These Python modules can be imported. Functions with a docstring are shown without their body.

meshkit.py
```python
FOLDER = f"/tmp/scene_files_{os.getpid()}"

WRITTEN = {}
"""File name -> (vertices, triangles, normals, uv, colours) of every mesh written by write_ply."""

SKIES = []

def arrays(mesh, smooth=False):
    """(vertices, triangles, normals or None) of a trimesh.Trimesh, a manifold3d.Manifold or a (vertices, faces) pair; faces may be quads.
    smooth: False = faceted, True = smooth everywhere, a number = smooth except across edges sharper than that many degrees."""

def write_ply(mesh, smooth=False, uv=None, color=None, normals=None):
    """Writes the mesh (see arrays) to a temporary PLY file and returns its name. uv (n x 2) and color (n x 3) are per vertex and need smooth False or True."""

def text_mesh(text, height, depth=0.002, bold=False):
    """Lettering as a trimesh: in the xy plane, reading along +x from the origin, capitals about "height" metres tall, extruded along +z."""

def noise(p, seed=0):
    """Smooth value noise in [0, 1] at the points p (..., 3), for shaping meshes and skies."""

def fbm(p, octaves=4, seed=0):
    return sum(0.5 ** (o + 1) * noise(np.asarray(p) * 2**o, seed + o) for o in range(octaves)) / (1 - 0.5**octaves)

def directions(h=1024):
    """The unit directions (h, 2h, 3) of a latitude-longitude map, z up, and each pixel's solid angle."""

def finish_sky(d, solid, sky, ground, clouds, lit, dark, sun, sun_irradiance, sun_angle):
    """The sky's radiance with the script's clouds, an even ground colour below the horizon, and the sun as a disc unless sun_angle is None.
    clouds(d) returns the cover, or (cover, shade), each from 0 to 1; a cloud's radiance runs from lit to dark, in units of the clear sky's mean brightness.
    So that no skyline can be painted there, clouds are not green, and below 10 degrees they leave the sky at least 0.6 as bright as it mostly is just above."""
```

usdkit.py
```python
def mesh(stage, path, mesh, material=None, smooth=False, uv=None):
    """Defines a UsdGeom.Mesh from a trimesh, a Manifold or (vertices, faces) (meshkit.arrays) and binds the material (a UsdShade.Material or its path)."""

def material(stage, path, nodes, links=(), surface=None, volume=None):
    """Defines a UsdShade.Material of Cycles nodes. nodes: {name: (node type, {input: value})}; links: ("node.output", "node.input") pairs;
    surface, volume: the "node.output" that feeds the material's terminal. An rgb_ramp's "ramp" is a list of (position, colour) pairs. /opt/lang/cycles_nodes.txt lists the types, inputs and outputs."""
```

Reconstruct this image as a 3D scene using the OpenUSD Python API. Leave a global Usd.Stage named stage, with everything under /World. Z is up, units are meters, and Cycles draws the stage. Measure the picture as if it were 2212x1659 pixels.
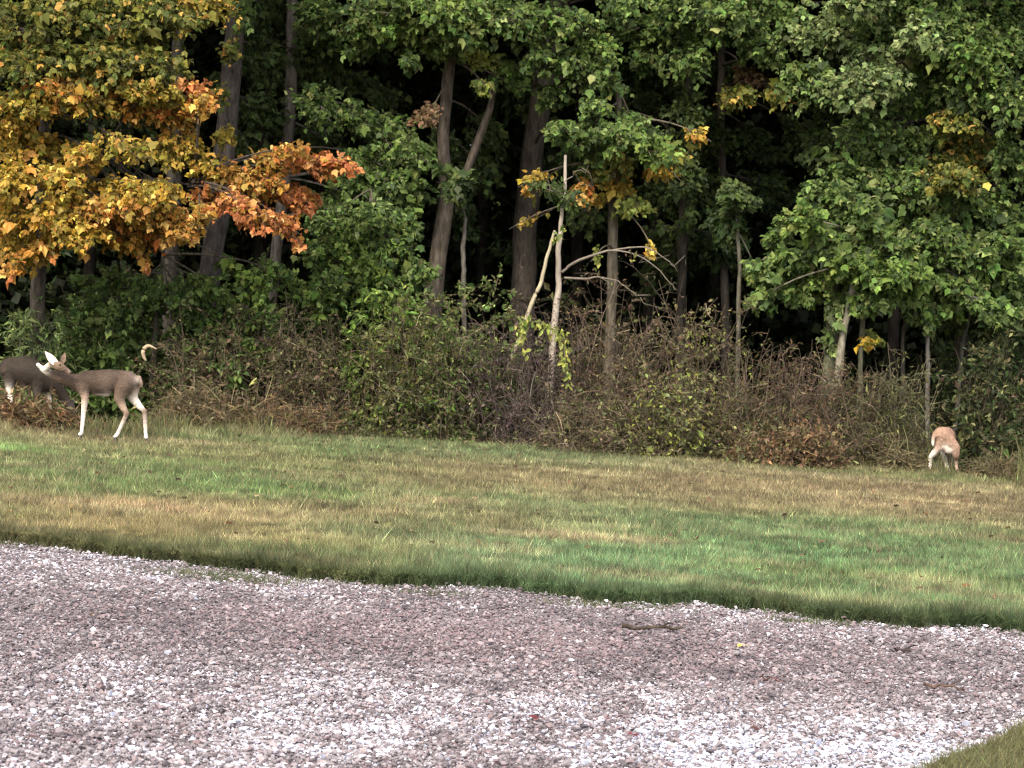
import math
import numpy as np
import trimesh
import manifold3d as m3
import usdkit
import meshkit
from pxr import Usd, UsdGeom, UsdLux, UsdShade, Gf, Sdf, Vt

stage = Usd.Stage.CreateInMemory()
UsdGeom.SetStageUpAxis(stage, 'Z')
UsdGeom.SetStageMetersPerUnit(stage, 1.0)
WORLD = UsdGeom.Xform.Define(stage, '/World')
UsdGeom.Scope.Define(stage, '/World/Looks')
TF = Sdf.ValueTypeNames

# ------------------------------------------------------------------ camera, sky, sun, exposure
CAM_H, FPX, ROLL, PITCH = 1.85, 2400.0, math.radians(3.5), math.atan(72 / 2400)
EXPOSURE = 2.12
SKY_STRENGTH, SUN_INTENSITY, SUN_ANGLE = 0.11, 0.35, 24.0
SUN_EL, SUN_DIR_XY = math.radians(43), (-0.45, -1.0)

fwd = np.array([0, math.cos(PITCH), -math.sin(PITCH)])
r0 = np.array([1.0, 0, 0])
u0 = np.cross(r0, fwd)
RIGHT = r0 * math.cos(ROLL) + u0 * math.sin(ROLL)
UP = u0 * math.cos(ROLL) - r0 * math.sin(ROLL)
CAM = np.array([0, 0, CAM_H])
cam = UsdGeom.Camera.Define(stage, '/World/camera')
M = Gf.Matrix4d(1.0)
for i, row in enumerate((RIGHT, UP, -fwd, CAM)):
    M.SetRow(i, Gf.Vec4d(*[float(x) for x in row], 1.0 if i == 3 else 0.0))
cam.AddTransformOp().Set(M)
cam.CreateHorizontalApertureAttr(36.0)
cam.CreateVerticalApertureAttr(27.0)
cam.CreateFocalLengthAttr(36.0 * FPX / 1024)
cam.CreateFStopAttr(6.5)
cam.CreateFocusDistanceAttr(15.5)
cam.CreateExposureAttr(EXPOSURE)

sd = np.array([*(np.array(SUN_DIR_XY) / np.hypot(*SUN_DIR_XY) * math.cos(SUN_EL)), math.sin(SUN_EL)])
dome = UsdLux.DomeLight.Define(stage, '/World/sky')
skymat = usdkit.material(stage, '/World/Looks/sky_look', {
    's': ('sky_texture', {'sky_type': 'single_scattering', 'sun_disc': False, 'sun_elevation': SUN_EL,
                          'sun_rotation': math.atan2(sd[0], sd[1]), 'aerosol_density': 2.0, 'air_density': 1.0}),
    'tc': ('texture_coordinate', {}),
    'mp': ('mapping', {'scale': (1.0, 1.0, 2.6)}),
    'n': ('noise_texture', {'scale': 2.2, 'detail': 5.0, 'roughness': 0.55}),
    'mr': ('map_range', {'from_min': 0.40, 'from_max': 0.62, 'to_min': 0.35, 'to_max': 0.9, 'clamp': True}),
    'mx': ('mix', {'color2': (5.1, 4.7, 4.45)}),
    'b': ('background_shader', {'strength': SKY_STRENGTH})},
    [('tc.generated', 'mp.vector'), ('mp.vector', 'n.vector'), ('n.fac', 'mr.value'), ('mr.result', 'mx.fac'),
     ('s.color', 'mx.color1'), ('mx.color', 'b.color')], surface='b.background')
UsdShade.MaterialBindingAPI.Apply(dome.GetPrim()).Bind(skymat)
dome.GetPrim().SetCustomDataByKey('kind', 'structure')
sun = UsdLux.DistantLight.Define(stage, '/World/sun')
sun.CreateNormalizeAttr(True)
sun.CreateIntensityAttr(SUN_INTENSITY)
sun.CreateAngleAttr(SUN_ANGLE)
sun.CreateColorAttr(Gf.Vec3f(1.0, 0.89, 0.74))
zax = sd
xax = np.cross([0, 0, 1.0], zax); xax /= np.linalg.norm(xax)
yax = np.cross(zax, xax)
M = Gf.Matrix4d(1.0)
for i, row in enumerate((xax, yax, zax, np.array([0, 0, 40.0]))):
    M.SetRow(i, Gf.Vec4d(*[float(x) for x in row], 1.0 if i == 3 else 0.0))
sun.AddTransformOp().Set(M)

# ------------------------------------------------------------------ measuring helpers (photo points -> places in the world)
K = 1024 / 2212.0


def ray(px, py):
    u, v = np.asarray(px, float) * K, np.asarray(py, float) * K
    return fwd + ((u - 512) / FPX)[..., None] * RIGHT - ((v - 384) / FPX)[..., None] * UP


def at(px, py, Y):
    d = ray(px, py)
    return CAM + d * (np.asarray(Y, float) / d[..., 1])[..., None]


def ground(px, py, z=0.0):
    d = ray(px, py)
    return CAM + d * ((z - CAM_H) / d[..., 2])[..., None]


def proj(p):
    q = np.asarray(p, float) - CAM
    w = q @ fwd
    return (512 + FPX * (q @ RIGHT) / w) / K, (384 - FPX * (q @ UP) / w) / K


def mpp(Y):
    """metres per photo point at distance Y"""
    return Y / FPX * K


# ------------------------------------------------------------------ scene helpers
COUNTS = {}


def path_for(parent, name):
    base = f'{parent}/{name}'
    n = COUNTS.get(base, 0)
    COUNTS[base] = n + 1
    return base if n == 0 else f'{base}_{n:03d}'


def tag(prim, label=None, category=None, group=None, kind=None):
    for k, v in (('label', label), ('category', category), ('group', group), ('kind', kind)):
        if v:
            prim.SetCustomDataByKey(k, v)
    return prim


def thing(name, label, category, loc, group=None):
    x = UsdGeom.Xform.Define(stage, path_for('/World', name))
    x.AddTranslateOp().Set(Gf.Vec3d(*[float(v) for v in loc]))
    tag(x.GetPrim(), label, category, group)
    x.loc = np.asarray(loc, float)
    return x


def put(parent, name, v, f, mat, tint=None, smooth=False, origin=(0, 0, 0), kind=None, label=None):
    """one Mesh prim; tint: per-vertex colour"""
    v = np.asarray(v, float) - np.asarray(origin, float)
    f = np.asarray(f, np.int32)
    parent = parent if isinstance(parent, str) else str(parent.GetPath())
    m = UsdGeom.Mesh.Define(stage, path_for(parent, name))
    m.CreatePointsAttr(Vt.Vec3fArray.FromNumpy(v.astype(np.float32)))
    m.CreateFaceVertexCountsAttr(Vt.IntArray.FromNumpy(np.full(len(f), f.shape[1], np.int32)))
    m.CreateFaceVertexIndicesAttr(Vt.IntArray.FromNumpy(np.ascontiguousarray(f).ravel()))
    m.CreateSubdivisionSchemeAttr('none')
    if smooth:
        t = f if f.shape[1] == 3 else np.vstack([f[:, [0, 1, 2]], f[:, [0, 2, 3]]])
        n = np.zeros_like(v)
        fn = np.cross(v[t[:, 1]] - v[t[:, 0]], v[t[:, 2]] - v[t[:, 0]])
        for k in range(3):
            np.add.at(n, t[:, k], fn)
        n /= np.maximum(np.linalg.norm(n, axis=1, keepdims=True), 1e-12)
        m.CreateNormalsAttr(Vt.Vec3fArray.FromNumpy(n.astype(np.float32)))
        m.SetNormalsInterpolation('vertex')
    if tint is not None:
        tint = np.broadcast_to(np.asarray(tint, np.float32), (len(v), 3))
        UsdGeom.PrimvarsAPI(m).CreatePrimvar('tint', TF.Color3fArray, 'vertex').Set(Vt.Vec3fArray.FromNumpy(np.ascontiguousarray(tint)))
    UsdShade.MaterialBindingAPI.Apply(m.GetPrim()).Bind(mat)
    tag(m.GetPrim(), label, None, None, kind)
    return m


class Bag:
    """collects pieces for one mesh"""
    def __init__(self):
        self.v, self.f, self.c, self.n = [], [], [], 0

    def add(self, v, f, c):
        self.v.append(v); self.f.append(np.asarray(f) + self.n)
        self.c.append(np.broadcast_to(np.asarray(c, np.float32), (len(v), 3)))
        self.n += len(v)

    def build(self, parent, name, mat, **kw):
        if self.n:
            return put(parent, name, np.vstack(self.v), np.vstack(self.f), mat, tint=np.vstack(self.c), **kw)


def unit(a):
    return a / np.maximum(np.linalg.norm(a, axis=-1, keepdims=True), 1e-9)


def tubes(P, R, sides=3):
    """P (n, k, 3) polylines, R (n, k) radii -> quads"""
    P, R = np.asarray(P, float), np.asarray(R, float)
    n, k = P.shape[:2]
    t = unit(np.gradient(P, axis=1))
    a = unit(np.cross(t, np.where(np.abs(t[..., 2:]) < 0.9, [0, 0, 1.0], [1.0, 0, 0])))
    b = np.cross(t, a)
    ang = np.arange(sides) * 2 * np.pi / sides
    v = P[:, :, None] + R[:, :, None, None] * (np.cos(ang)[:, None] * a[:, :, None] + np.sin(ang)[:, None] * b[:, :, None])
    i, j = np.meshgrid(np.arange(k - 1), np.arange(sides), indexing='ij')
    q = np.stack([i * sides + j, i * sides + (j + 1) % sides, (i + 1) * sides + (j + 1) % sides, (i + 1) * sides + j], -1).reshape(-1, 4)
    f = q[None] + (np.arange(n) * k * sides)[:, None, None]
    return v.reshape(-1, 3), f.reshape(-1, 4)


def smooth_line(pts, n):
    """Catmull-Rom resampling of rows (any columns)"""
    pts = np.asarray(pts, float)
    if len(pts) == 2:
        return pts[0] + (pts[1] - pts[0]) * np.linspace(0, 1, n)[:, None]
    q = np.vstack([2 * pts[0] - pts[1], pts, 2 * pts[-1] - pts[-2]])
    s = np.linspace(0, len(pts) - 1 - 1e-6, n)
    i = s.astype(int); t = (s - i)[:, None]
    a, b, c, d = q[i], q[i + 1], q[i + 2], q[i + 3]
    return 0.5 * (2 * b + (c - a) * t + (2 * a - 5 * b + 4 * c - d) * t ** 2 + (3 * b - a - 3 * c + d) * t ** 3)


# ------------------------------------------------------------------ materials
def mat_tinted(name, rough=0.7, spec=0.3, trans=0.0, noise=None, bump=0.0, nscale=(1, 1, 1), low=0.7, high=1.25):
    nodes = {'a': ('attribute', {'attribute': 'tint'}), 'p': ('principled_bsdf', {'roughness': rough, 'specular_ior_level': spec})}
    links, col = [], 'a.color'
    if noise:
        nodes['g'] = ('geometry', {})
        nodes['mp'] = ('mapping', {'scale': nscale})
        nodes['n'] = ('noise_texture', {'scale': noise, 'detail': 4.0, 'roughness': 0.65})
        nodes['mr'] = ('map_range', {'from_min': 0.3, 'from_max': 0.7, 'to_min': low, 'to_max': high, 'clamp': True})
        nodes['mx'] = ('vector_math', {'math_type': 'multiply'})
        nodes['cb'] = ('combine_xyz', {})
        links += [('g.position', 'mp.vector'), ('mp.vector', 'n.vector'), ('n.fac', 'mr.value')] + [('mr.result', f'cb.{k}') for k in 'xyz'] + [('a.color', 'mx.vector1'), ('cb.vector', 'mx.vector2')]
        col = 'mx.vector'
        if bump:
            nodes['bp'] = ('bump', {'strength': bump, 'distance': 0.02})
            links += [('n.fac', 'bp.height'), ('bp.normal', 'p.normal')]
    links.append((col, 'p.base_color'))
    out = 'p.BSDF'
    if trans:
        nodes['t'] = ('translucent_bsdf', {})
        nodes['m'] = ('mix_closure', {'fac': trans})
        links += [(col, 't.color'), ('p.BSDF', 'm.closure1'), ('t.BSDF', 'm.closure2')]
        out = 'm.closure'
    return usdkit.material(stage, f'/World/Looks/{name}', nodes, links, surface=out)


LEAF = mat_tinted('leaf', 0.55, 0.22, 0.28)
DRYLEAF = mat_tinted('dry_leaf', 0.75, 0.2, 0.15)
BARK = mat_tinted('bark', 0.9, 0.15, 0, noise=4.5, bump=0.9, nscale=(4, 4, 1.1), low=0.35, high=1.7)
PALEBARK = mat_tinted('pale_bark', 0.8, 0.2, 0, noise=7.0, bump=0.4, nscale=(3, 3, 1.0), low=0.65, high=1.2)
TWIG = mat_tinted('twig', 0.85, 0.15)
GRASS = mat_tinted('grass', 0.65, 0.25, 0.2)
COAT = mat_tinted('deer_coat', 0.8, 0.15, 0, noise=34.0, bump=0.4, nscale=(1, 1, 2), low=0.6, high=1.4)
SOIL = mat_tinted('lawn_soil', 0.95, 0.05, 0, noise=14.0, bump=0.6, low=0.6, high=1.25)
STONE = mat_tinted('stone', 0.75, 0.3, 0, noise=70.0, bump=0.2, low=0.85, high=1.12)
EYE = usdkit.material(stage, '/World/Looks/eye', {'p': ('principled_bsdf', {'base_color': (0.012, 0.009, 0.007), 'roughness': 0.15})}, surface='p.BSDF')
HOOF = usdkit.material(stage, '/World/Looks/hoof', {'p': ('principled_bsdf', {'base_color': (0.03, 0.025, 0.02), 'roughness': 0.5})}, surface='p.BSDF')

LITTER = usdkit.material(stage, '/World/Looks/forest_floor', {
    'g': ('geometry', {}), 'n': ('noise_texture', {'scale': 3.0, 'detail': 8.0, 'roughness': 0.7}),
    'v': ('voronoi_texture', {'scale': 22.0}),
    'r': ('rgb_ramp', {'ramp': [(0.25, (0.02, 0.014, 0.008)), (0.5, (0.055, 0.037, 0.02)), (0.75, (0.1, 0.066, 0.034))]}),
    'b': ('bump', {'strength': 0.8, 'distance': 0.05}), 'p': ('principled_bsdf', {'roughness': 0.95, 'specular_ior_level': 0.1})},
    [('g.position', 'n.vector'), ('g.position', 'v.vector'), ('n.fac', 'r.fac'), ('r.color', 'p.base_color'), ('v.distance', 'b.height'), ('b.normal', 'p.normal')], surface='p.BSDF')
BED = usdkit.material(stage, '/World/Looks/gravel_bed', {
    'g': ('geometry', {}), 'n': ('noise_texture', {'scale': 1.1, 'detail': 6.0, 'roughness': 0.65}),
    'v': ('voronoi_texture', {'scale': 45.0}), 'w': ('rgb_to_bw', {}),
    'r': ('rgb_ramp', {'ramp': [(0.3, (.15, .125, .13)), (0.55, (.21, .18, .186)), (0.75, (.27, .24, .246))]}),
    'c': ('mix', {'mix_type': 'overlay', 'fac': 0.45}),
    'b': ('bump', {'strength': 0.8, 'distance': 0.03}), 'p': ('principled_bsdf', {'roughness': 0.95, 'specular_ior_level': 0.15})},
    [('g.position', 'n.vector'), ('g.position', 'v.vector'), ('n.fac', 'r.fac'), ('v.color', 'w.color'), ('r.color', 'c.color1'), ('w.val', 'c.color2'), ('c.color', 'p.base_color'), ('v.distance', 'b.height'), ('b.normal', 'p.normal')], surface='p.BSDF')

# ------------------------------------------------------------------ leaves, twigs, sprays
_half = np.array([(-0.02, .30, -.06), (.20, .29, 0), (.42, .49, -.14), (.60, .31, 0)])
_mh = np.array([(0, .31, -.06), (.42, .49, -.14), (.60, .29, 0)])
_maple = np.vstack([[(0, 0, 0)], _mh, [(1, 0, -.22)], (_mh * [1, -1, 1])[::-1]])
_ohalf = np.array([(.15, .08, 0), (.28, .26, -.05), (.42, .13, 0), (.62, .34, -.1), (.78, .15, -.08)])
_oak = np.vstack([[(0, 0, 0)], _ohalf, [(1, 0, -.2)], (_ohalf * [1, -1, 1])[::-1], [(.45, 0, .06)]])


def _fan(n):
    return np.array([(n, i, (i + 1) % n) for i in range(n)])


_oval = np.array([(0, 0, 0), (.3, .24, .06), (.68, .2, .0), (1, 0, -.12), (.68, -.2, .0), (.3, -.24, .06)])
TEMPL = {'maple': (_maple, np.array([(0, i_ + 1, i_) for i_ in range(1, 7)])[:, [0, 2, 1]]), 'oak': (_oak, _fan(12)),
         'oval': (_oval, np.array([(0, 1, 3), (1, 2, 3), (0, 3, 5), (5, 3, 4)])[:, ::-1]),
         'narrow': (_oval * [1, .45, 1], np.array([(0, 1, 3), (1, 2, 3), (0, 3, 5), (5, 3, 4)])[:, ::-1]),
         'kite': (np.array([(0, 0, 0), (.45, .25, .08), (1, 0, -.1), (.45, -.25, .08)]), np.array([(0, 2, 1), (0, 3, 2)])),
         'slim': (np.array([(0, 0, 0), (.45, .11, .05), (1, 0, -.12), (.45, -.11, .05)]), np.array([(0, 2, 1), (0, 3, 2)])),
         'card': (np.array([(0, -.3, 0), (0, .3, 0), (1, .35, -.15), (1, -.35, -.15)]), np.array([(0, 1, 2), (0, 2, 3)])[:, ::-1])}


def leaf_mesh(P, T, N, S, C, kind, rng):
    tv, tf = TEMPL[kind]
    n, k = len(P), len(tv)
    T = unit(T)
    N = unit(N - (N * T).sum(-1, keepdims=True) * T)
    B = np.cross(N, T)
    curl = rng.uniform(.2, 2.2, n)[:, None, None]
    wid = rng.uniform(.75, 1.1, n)[:, None, None]
    v = P[:, None] + S[:, None, None] * (tv[None, :, 0:1] * T[:, None] + tv[None, :, 1:2] * wid * B[:, None] + tv[None, :, 2:3] * curl * N[:, None])
    f = tf[None] + (np.arange(n) * k)[:, None, None]
    c = np.repeat(C, k, axis=0) * rng.uniform(.9, 1.1, (n * k, 1))
    return v.reshape(-1, 3), f.reshape(-1, 3), c


def pick(pal, n, rng, jit=.22):
    cols = np.array([p[0] for p in pal], float)
    w = np.array([p[1] for p in pal], float)
    c = cols[rng.choice(len(pal), n, p=w / w.sum())]
    return c * np.exp(rng.normal(0, jit, (n, 1))) * np.exp(rng.normal(0, .07, (n, 3)))


def bez(a, b, c, s):
    s = np.asarray(s)[..., None]
    return a * (1 - s) ** 2 + 2 * b * s * (1 - s) + c * s ** 2


def spray(rng, c, r, n, root, pal, size, per=9, droop=.35, wild=.45):
    """a bough: one limb from root into the ellipsoid (c, r), twigs off it, leaves along the twigs"""
    c, r, root = np.asarray(c, float), np.asarray(r, float), np.asarray(root, float)
    ax = unit(c - root)
    end = c + ax * 0.7 * np.linalg.norm(ax * r)
    mid = (root + end) / 2 + np.array([0, 0, .14 * np.linalg.norm(end - root)]) + rng.normal(0, .05, 3)
    s = np.linspace(0, 1, 8)
    limb = bez(root, mid, end, s)
    m = max(3, n // per)
    d = unit(rng.normal(size=(m, 3))) * rng.uniform(0, 1, (m, 1)) ** .42
    tips = c + d * r * np.exp(rng.normal(0, .16, (m, 1)))
    L2 = ((end - root) ** 2).sum()
    t = np.clip(((tips - root) @ (end - root)) / L2 - rng.uniform(.05, .25, m), .25, 1)
    b0 = bez(root, mid, end, t)
    md = (b0 + tips) / 2 + np.stack([rng.normal(0, .04, m), rng.normal(0, .04, m), rng.uniform(0, .08, m)], -1)
    tw = bez(b0[:, None], md[:, None], tips[:, None], np.broadcast_to(np.linspace(0, 1, 3), (m, 3)))
    sl = rng.uniform(.3, 1.03, (m, per))
    P = bez(b0[:, None], md[:, None], tips[:, None], sl).reshape(-1, 3) + rng.normal(0, .03, (m * per, 3))
    td = np.repeat(unit(tips - b0), per, axis=0)
    T = td * .55 + rng.normal(0, .5, P.shape) + np.array([0, -.1, -droop])
    N = np.array([0, -.45, .62]) + rng.normal(0, wild, P.shape)
    S = size * 1.06 * np.exp(rng.normal(0, .3, len(P)))
    return limb, tw, (P, T, N, S, pick(pal, len(P), rng))


G_MID = [((.080, .126, .030), 4), ((.125, .180, .048), 2.4), ((.040, .068, .019), 3.4), ((.20, .25, .085), .7)]
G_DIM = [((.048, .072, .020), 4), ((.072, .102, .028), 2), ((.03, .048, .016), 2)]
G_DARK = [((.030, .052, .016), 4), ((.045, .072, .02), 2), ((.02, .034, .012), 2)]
G_OLIVE = [((.105, .115, .024), 4), ((.17, .165, .03), 2.4), ((.062, .08, .018), 3.2), ((.40, .26, .06), .7)]
G_BRIGHT = [((.105, .165, .034), 4), ((.17, .24, .055), 2.2), ((.054, .092, .022), 3)]
GREY_G = [((.12, .165, .055), 4), ((.21, .265, .10), 2.4), ((.058, .085, .03), 2.6)]
YELLOW = [((.34, .22, .03), 4), ((.62, .44, .10), 1.6), ((.19, .15, .025), 3.6), ((.36, .18, .035), 1.1)]
ORANGE = [((.34, .175, .032), 4), ((.60, .38, .11), 1.4), ((.19, .125, .025), 3.5), ((.36, .13, .03), 1.2)]
REDOR = [((.38, .135, .045), 4), ((.58, .29, .10), 1.4), ((.22, .085, .028), 3), ((.30, .16, .03), 1.2)]
GOLD = [((.24, .18, .028), 4), ((.50, .35, .07), 1.5), ((.13, .12, .02), 3.6), ((.44, .26, .06), .9)]
BROWN = [((.115, .082, .048), 4), ((.17, .125, .075), 2), ((.07, .052, .03), 3), ((.11, .11, .042), 2.2), ((.2, .2, .08), .4)]
RUST = [((.15, .088, .045), 3), ((.21, .135, .07), 2), ((.10, .062, .034), 3), ((.14, .115, .05), 2)]
DRYGREEN = [((.10, .105, .042), 4), ((.15, .15, .062), 2), ((.06, .066, .03), 3), ((.11, .085, .05), 1.6), ((.22, .24, .09), .5)]
YGREEN = [((.24, .27, .06), 3), ((.32, .34, .09), 2), ((.13, .16, .04), 3)]
BARKC = (.075, .06, .05)


class Plant:
    """a tree or bush: gathers wood and leaves, then writes its parts"""
    def __init__(self, name, label, category, base, group=None, seed=0, wood=BARK, woodc=BARKC, leafmat=LEAF):
        self.t = thing(name, label, category, base, group)
        self.o = self.t.loc
        self.rng = np.random.default_rng(seed)
        self.wood, self.woodc, self.leafmat = wood, np.array(woodc) * (.66 if wood is BARK else 1), leafmat
        self.twigs, self.leaves, self.line = Bag(), {}, None

    def trunk(self, rows, name='trunk', sides=11, n=26, wob=.012, label=None):
        """rows: (x, y, z, diameter)"""
        L = smooth_line(rows, n)
        L[:, :3] += (meshkit.fbm(np.stack([np.linspace(0, 6, n)] * 3, -1) + np.array([[0, 9.1, 3.3]]) + self.o[0], 2)[:, None] - .5) * wob * np.array([4, 2, 0])
        v, f = tubes(L[None, :, :3], L[None, :, 3] / 2, sides)
        out = v - np.repeat(L[:, :3], sides, 0)
        v += out * (meshkit.fbm(v * [5, 5, 1.6], 3)[:, None] - .5) * .45
        put(self.t, name, v, f, self.wood, tint=self.woodc, smooth=True, origin=self.o, label=label)
        if name == 'trunk':
            self.line = L
        return L

    def limb(self, L, r0, r1, name='branch', sides=6):
        n = len(L)
        v, f = tubes(L[None], np.linspace(r0, r1, n)[None], sides)
        put(self.t, name, v, f, self.wood, tint=self.woodc, smooth=True, origin=self.o)

    def keep(self, kind, arr):
        self.leaves.setdefault(kind, []).append(arr)

    def bough(self, px, py, rx, ry, Y, pal, kind='maple', size=.095, dens=900, ry_m=.42, root=None, **kw):
        c = at(px, py, Y)
        k = mpp(Y)
        r = np.array([rx * k, ry_m, ry * k])
        n = int(max(14, dens * math.pi * r[0] * r[2]))
        if root is None:
            z = c[2] + self.rng.uniform(.1, .7)
            i = np.argmin(np.abs(self.line[:, 2] - z))
            root = self.line[i, :3]
        limb, tw, lv = spray(self.rng, c, r, n, root, pal, size, **kw)
        ln = np.linalg.norm(limb[-1] - limb[0])
        self.limb(limb, .008 + .007 * ln, .004)
        self.twigs.add(*tubes(tw, np.broadcast_to([.004, .003, .0015], tw.shape[:2])), self.woodc * .9)
        self.keep(kind, lv)

    def high_crown(self, c, r, n, pal, size=.26):
        """the crown above the picture: fewer, larger leaf sprays"""
        d = unit(self.rng.normal(size=(n, 3))) * self.rng.uniform(0, 1, (n, 1)) ** .4
        P = np.asarray(c) + d * np.asarray(r)
        P = P[P[:, 2] > 6.9]; n = len(P)
        self.keep('card', (P, self.rng.normal(size=(n, 3)), np.array([0, 0, .7]) + self.rng.normal(0, .5, (n, 3)), size * np.exp(self.rng.normal(0, .25, n)), pick(pal, n, self.rng)))

    def finish(self, single=0):
        self.twigs.build(self.t, 'twigs', TWIG, origin=self.o, kind='stuff')
        for kind, arrs in self.leaves.items():
            P, T, N, S, C = [np.concatenate(x) for x in zip(*arrs)]
            solo = np.zeros(len(P), bool)
            if single and kind != 'card':
                u, w = proj(P)
                seen = (u > 8) & (u < 2204) & (w > 8) & (w < 1100)
                rank = np.where(seen, P[:, 1] - 4 * S + self.rng.normal(0, .12, len(P)), 1e9)
                solo[np.argsort(rank)[:min(single, seen.sum())]] = True
            v, f, c = leaf_mesh(P, T, N, S, C, kind, self.rng)
            k = len(TEMPL[kind][0]); nf = len(TEMPL[kind][1])
            for i in np.nonzero(solo)[0]:
                put(self.t, 'leaf', v[i * k:(i + 1) * k], TEMPL[kind][1], self.leafmat, tint=c[i * k:(i + 1) * k], origin=self.o)
            rest = ~solo
            if rest.any():
                vv = v.reshape(-1, k, 3)[rest].reshape(-1, 3)
                cc = c.reshape(-1, k, 3)[rest].reshape(-1, 3)
                n = rest.sum()
                ff = (TEMPL[kind][1][None] + (np.arange(n) * k)[:, None, None]).reshape(-1, 3)
                put(self.t, 'upper_crown' if kind == 'card' else 'foliage', vv, ff, self.leafmat, tint=cc, origin=self.o, kind='stuff')
        return self


def trunk_rows(pts, Y, top=None):
    """photo points (px, py, width) at distance Y, from low to high -> rows from the ground up to height top"""
    rows = [np.append(at(p[0], p[1], Y), p[2] * (.86 if p[2] > 26 else .95) * mpp(Y)) for p in pts]
    a, b = rows[0], rows[1]
    d = (a - b) / max(b[2] - a[2], 1e-6)
    foot = a + d * a[2]
    foot[2] = -.05; foot[3] = a[3] * 1.22
    rows.insert(0, foot)
    if top and rows[-1][2] < top:
        a, b = rows[-2], rows[-1]
        d = (b - a) / (b[2] - a[2])
        h = top - b[2]
        e = b + d * h * np.array([.6, .6, 1, 1])
        e[2] = top; e[3] = max(b[3] * .4, .012)
        rows.append(e)
    return np.array(rows)


# ------------------------------------------------------------------ the setting: ground, gravel, lawn
g = np.array([-400, -250, -120, -60, -30, 30, 60, 120, 250, 400.0])
X, Yg = np.meshgrid(g, g)
f = np.array([(j * 10 + i, j * 10 + i + 1, (j + 1) * 10 + i + 1, (j + 1) * 10 + i) for j in range(9) for i in range(9)])
tag(put('/World', 'ground', np.stack([X.ravel(), Yg.ravel(), np.zeros(100)], -1), f, LITTER).GetPrim(), 'dark leaf-covered woodland ground under the trees', 'ground', kind='structure')

LAWN_Z = .09
EDGE_PX = [(0, 1170), (110, 1190), (260, 1210), (400, 1230), (560, 1250), (740, 1265), (900, 1275), (1060, 1275), (1200, 1290), (1330, 1305), (1470, 1315), (1640, 1327), (1800, 1342), (1940, 1356), (2100, 1366), (2212, 1371)]
e = np.array([ground(np.array(float(a)), np.array(float(b))) for a, b in EDGE_PX])
EX = np.concatenate([[-30, -8], e[:, 0], [8, 30]])
EY = np.concatenate([[e[0, 1] + 4, e[0, 1] + .8], e[:, 1], [e[-1, 1] - .6, e[-1, 1] - 3]])


def lawn_edge(x):
    x = np.asarray(x, float)
    wig = meshkit.fbm(np.stack([x * 2.3, x * 0 + 3.7, x * 0], -1), 4) - .5
    fine = meshkit.fbm(np.stack([x * 9.0, x * 0 + 1.7, x * 0 + 5], -1), 3) - .5
    return np.interp(x, EX, EY) + wig * .75 + fine * .3


FOREST_PX = [(-200, 925), (0, 933), (330, 950), (700, 945), (1000, 952), (1250, 968), (1560, 985), (1900, 1008), (2212, 1058), (2400, 1085)]
e2 = np.array([ground(np.array(float(a)), np.array(float(b)), LAWN_Z) for a, b in FOREST_PX])


def forest_edge(x):
    return np.interp(x, e2[:, 0], e2[:, 1])


def corner_edge(x):
    """the near lawn in the right corner lies on the camera's side of this line"""
    a, b = ground(np.array(2212.), np.array(1583.)), ground(np.array(2030.), np.array(1659.))
    x = np.asarray(x, float)
    wig = meshkit.fbm(np.stack([x * 4, x * 0 + 8.7, x * 0], -1), 3) - .5
    return a[1] + (x - a[0]) * (a[1] - b[1]) / (a[0] - b[0]) + wig * .25


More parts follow.
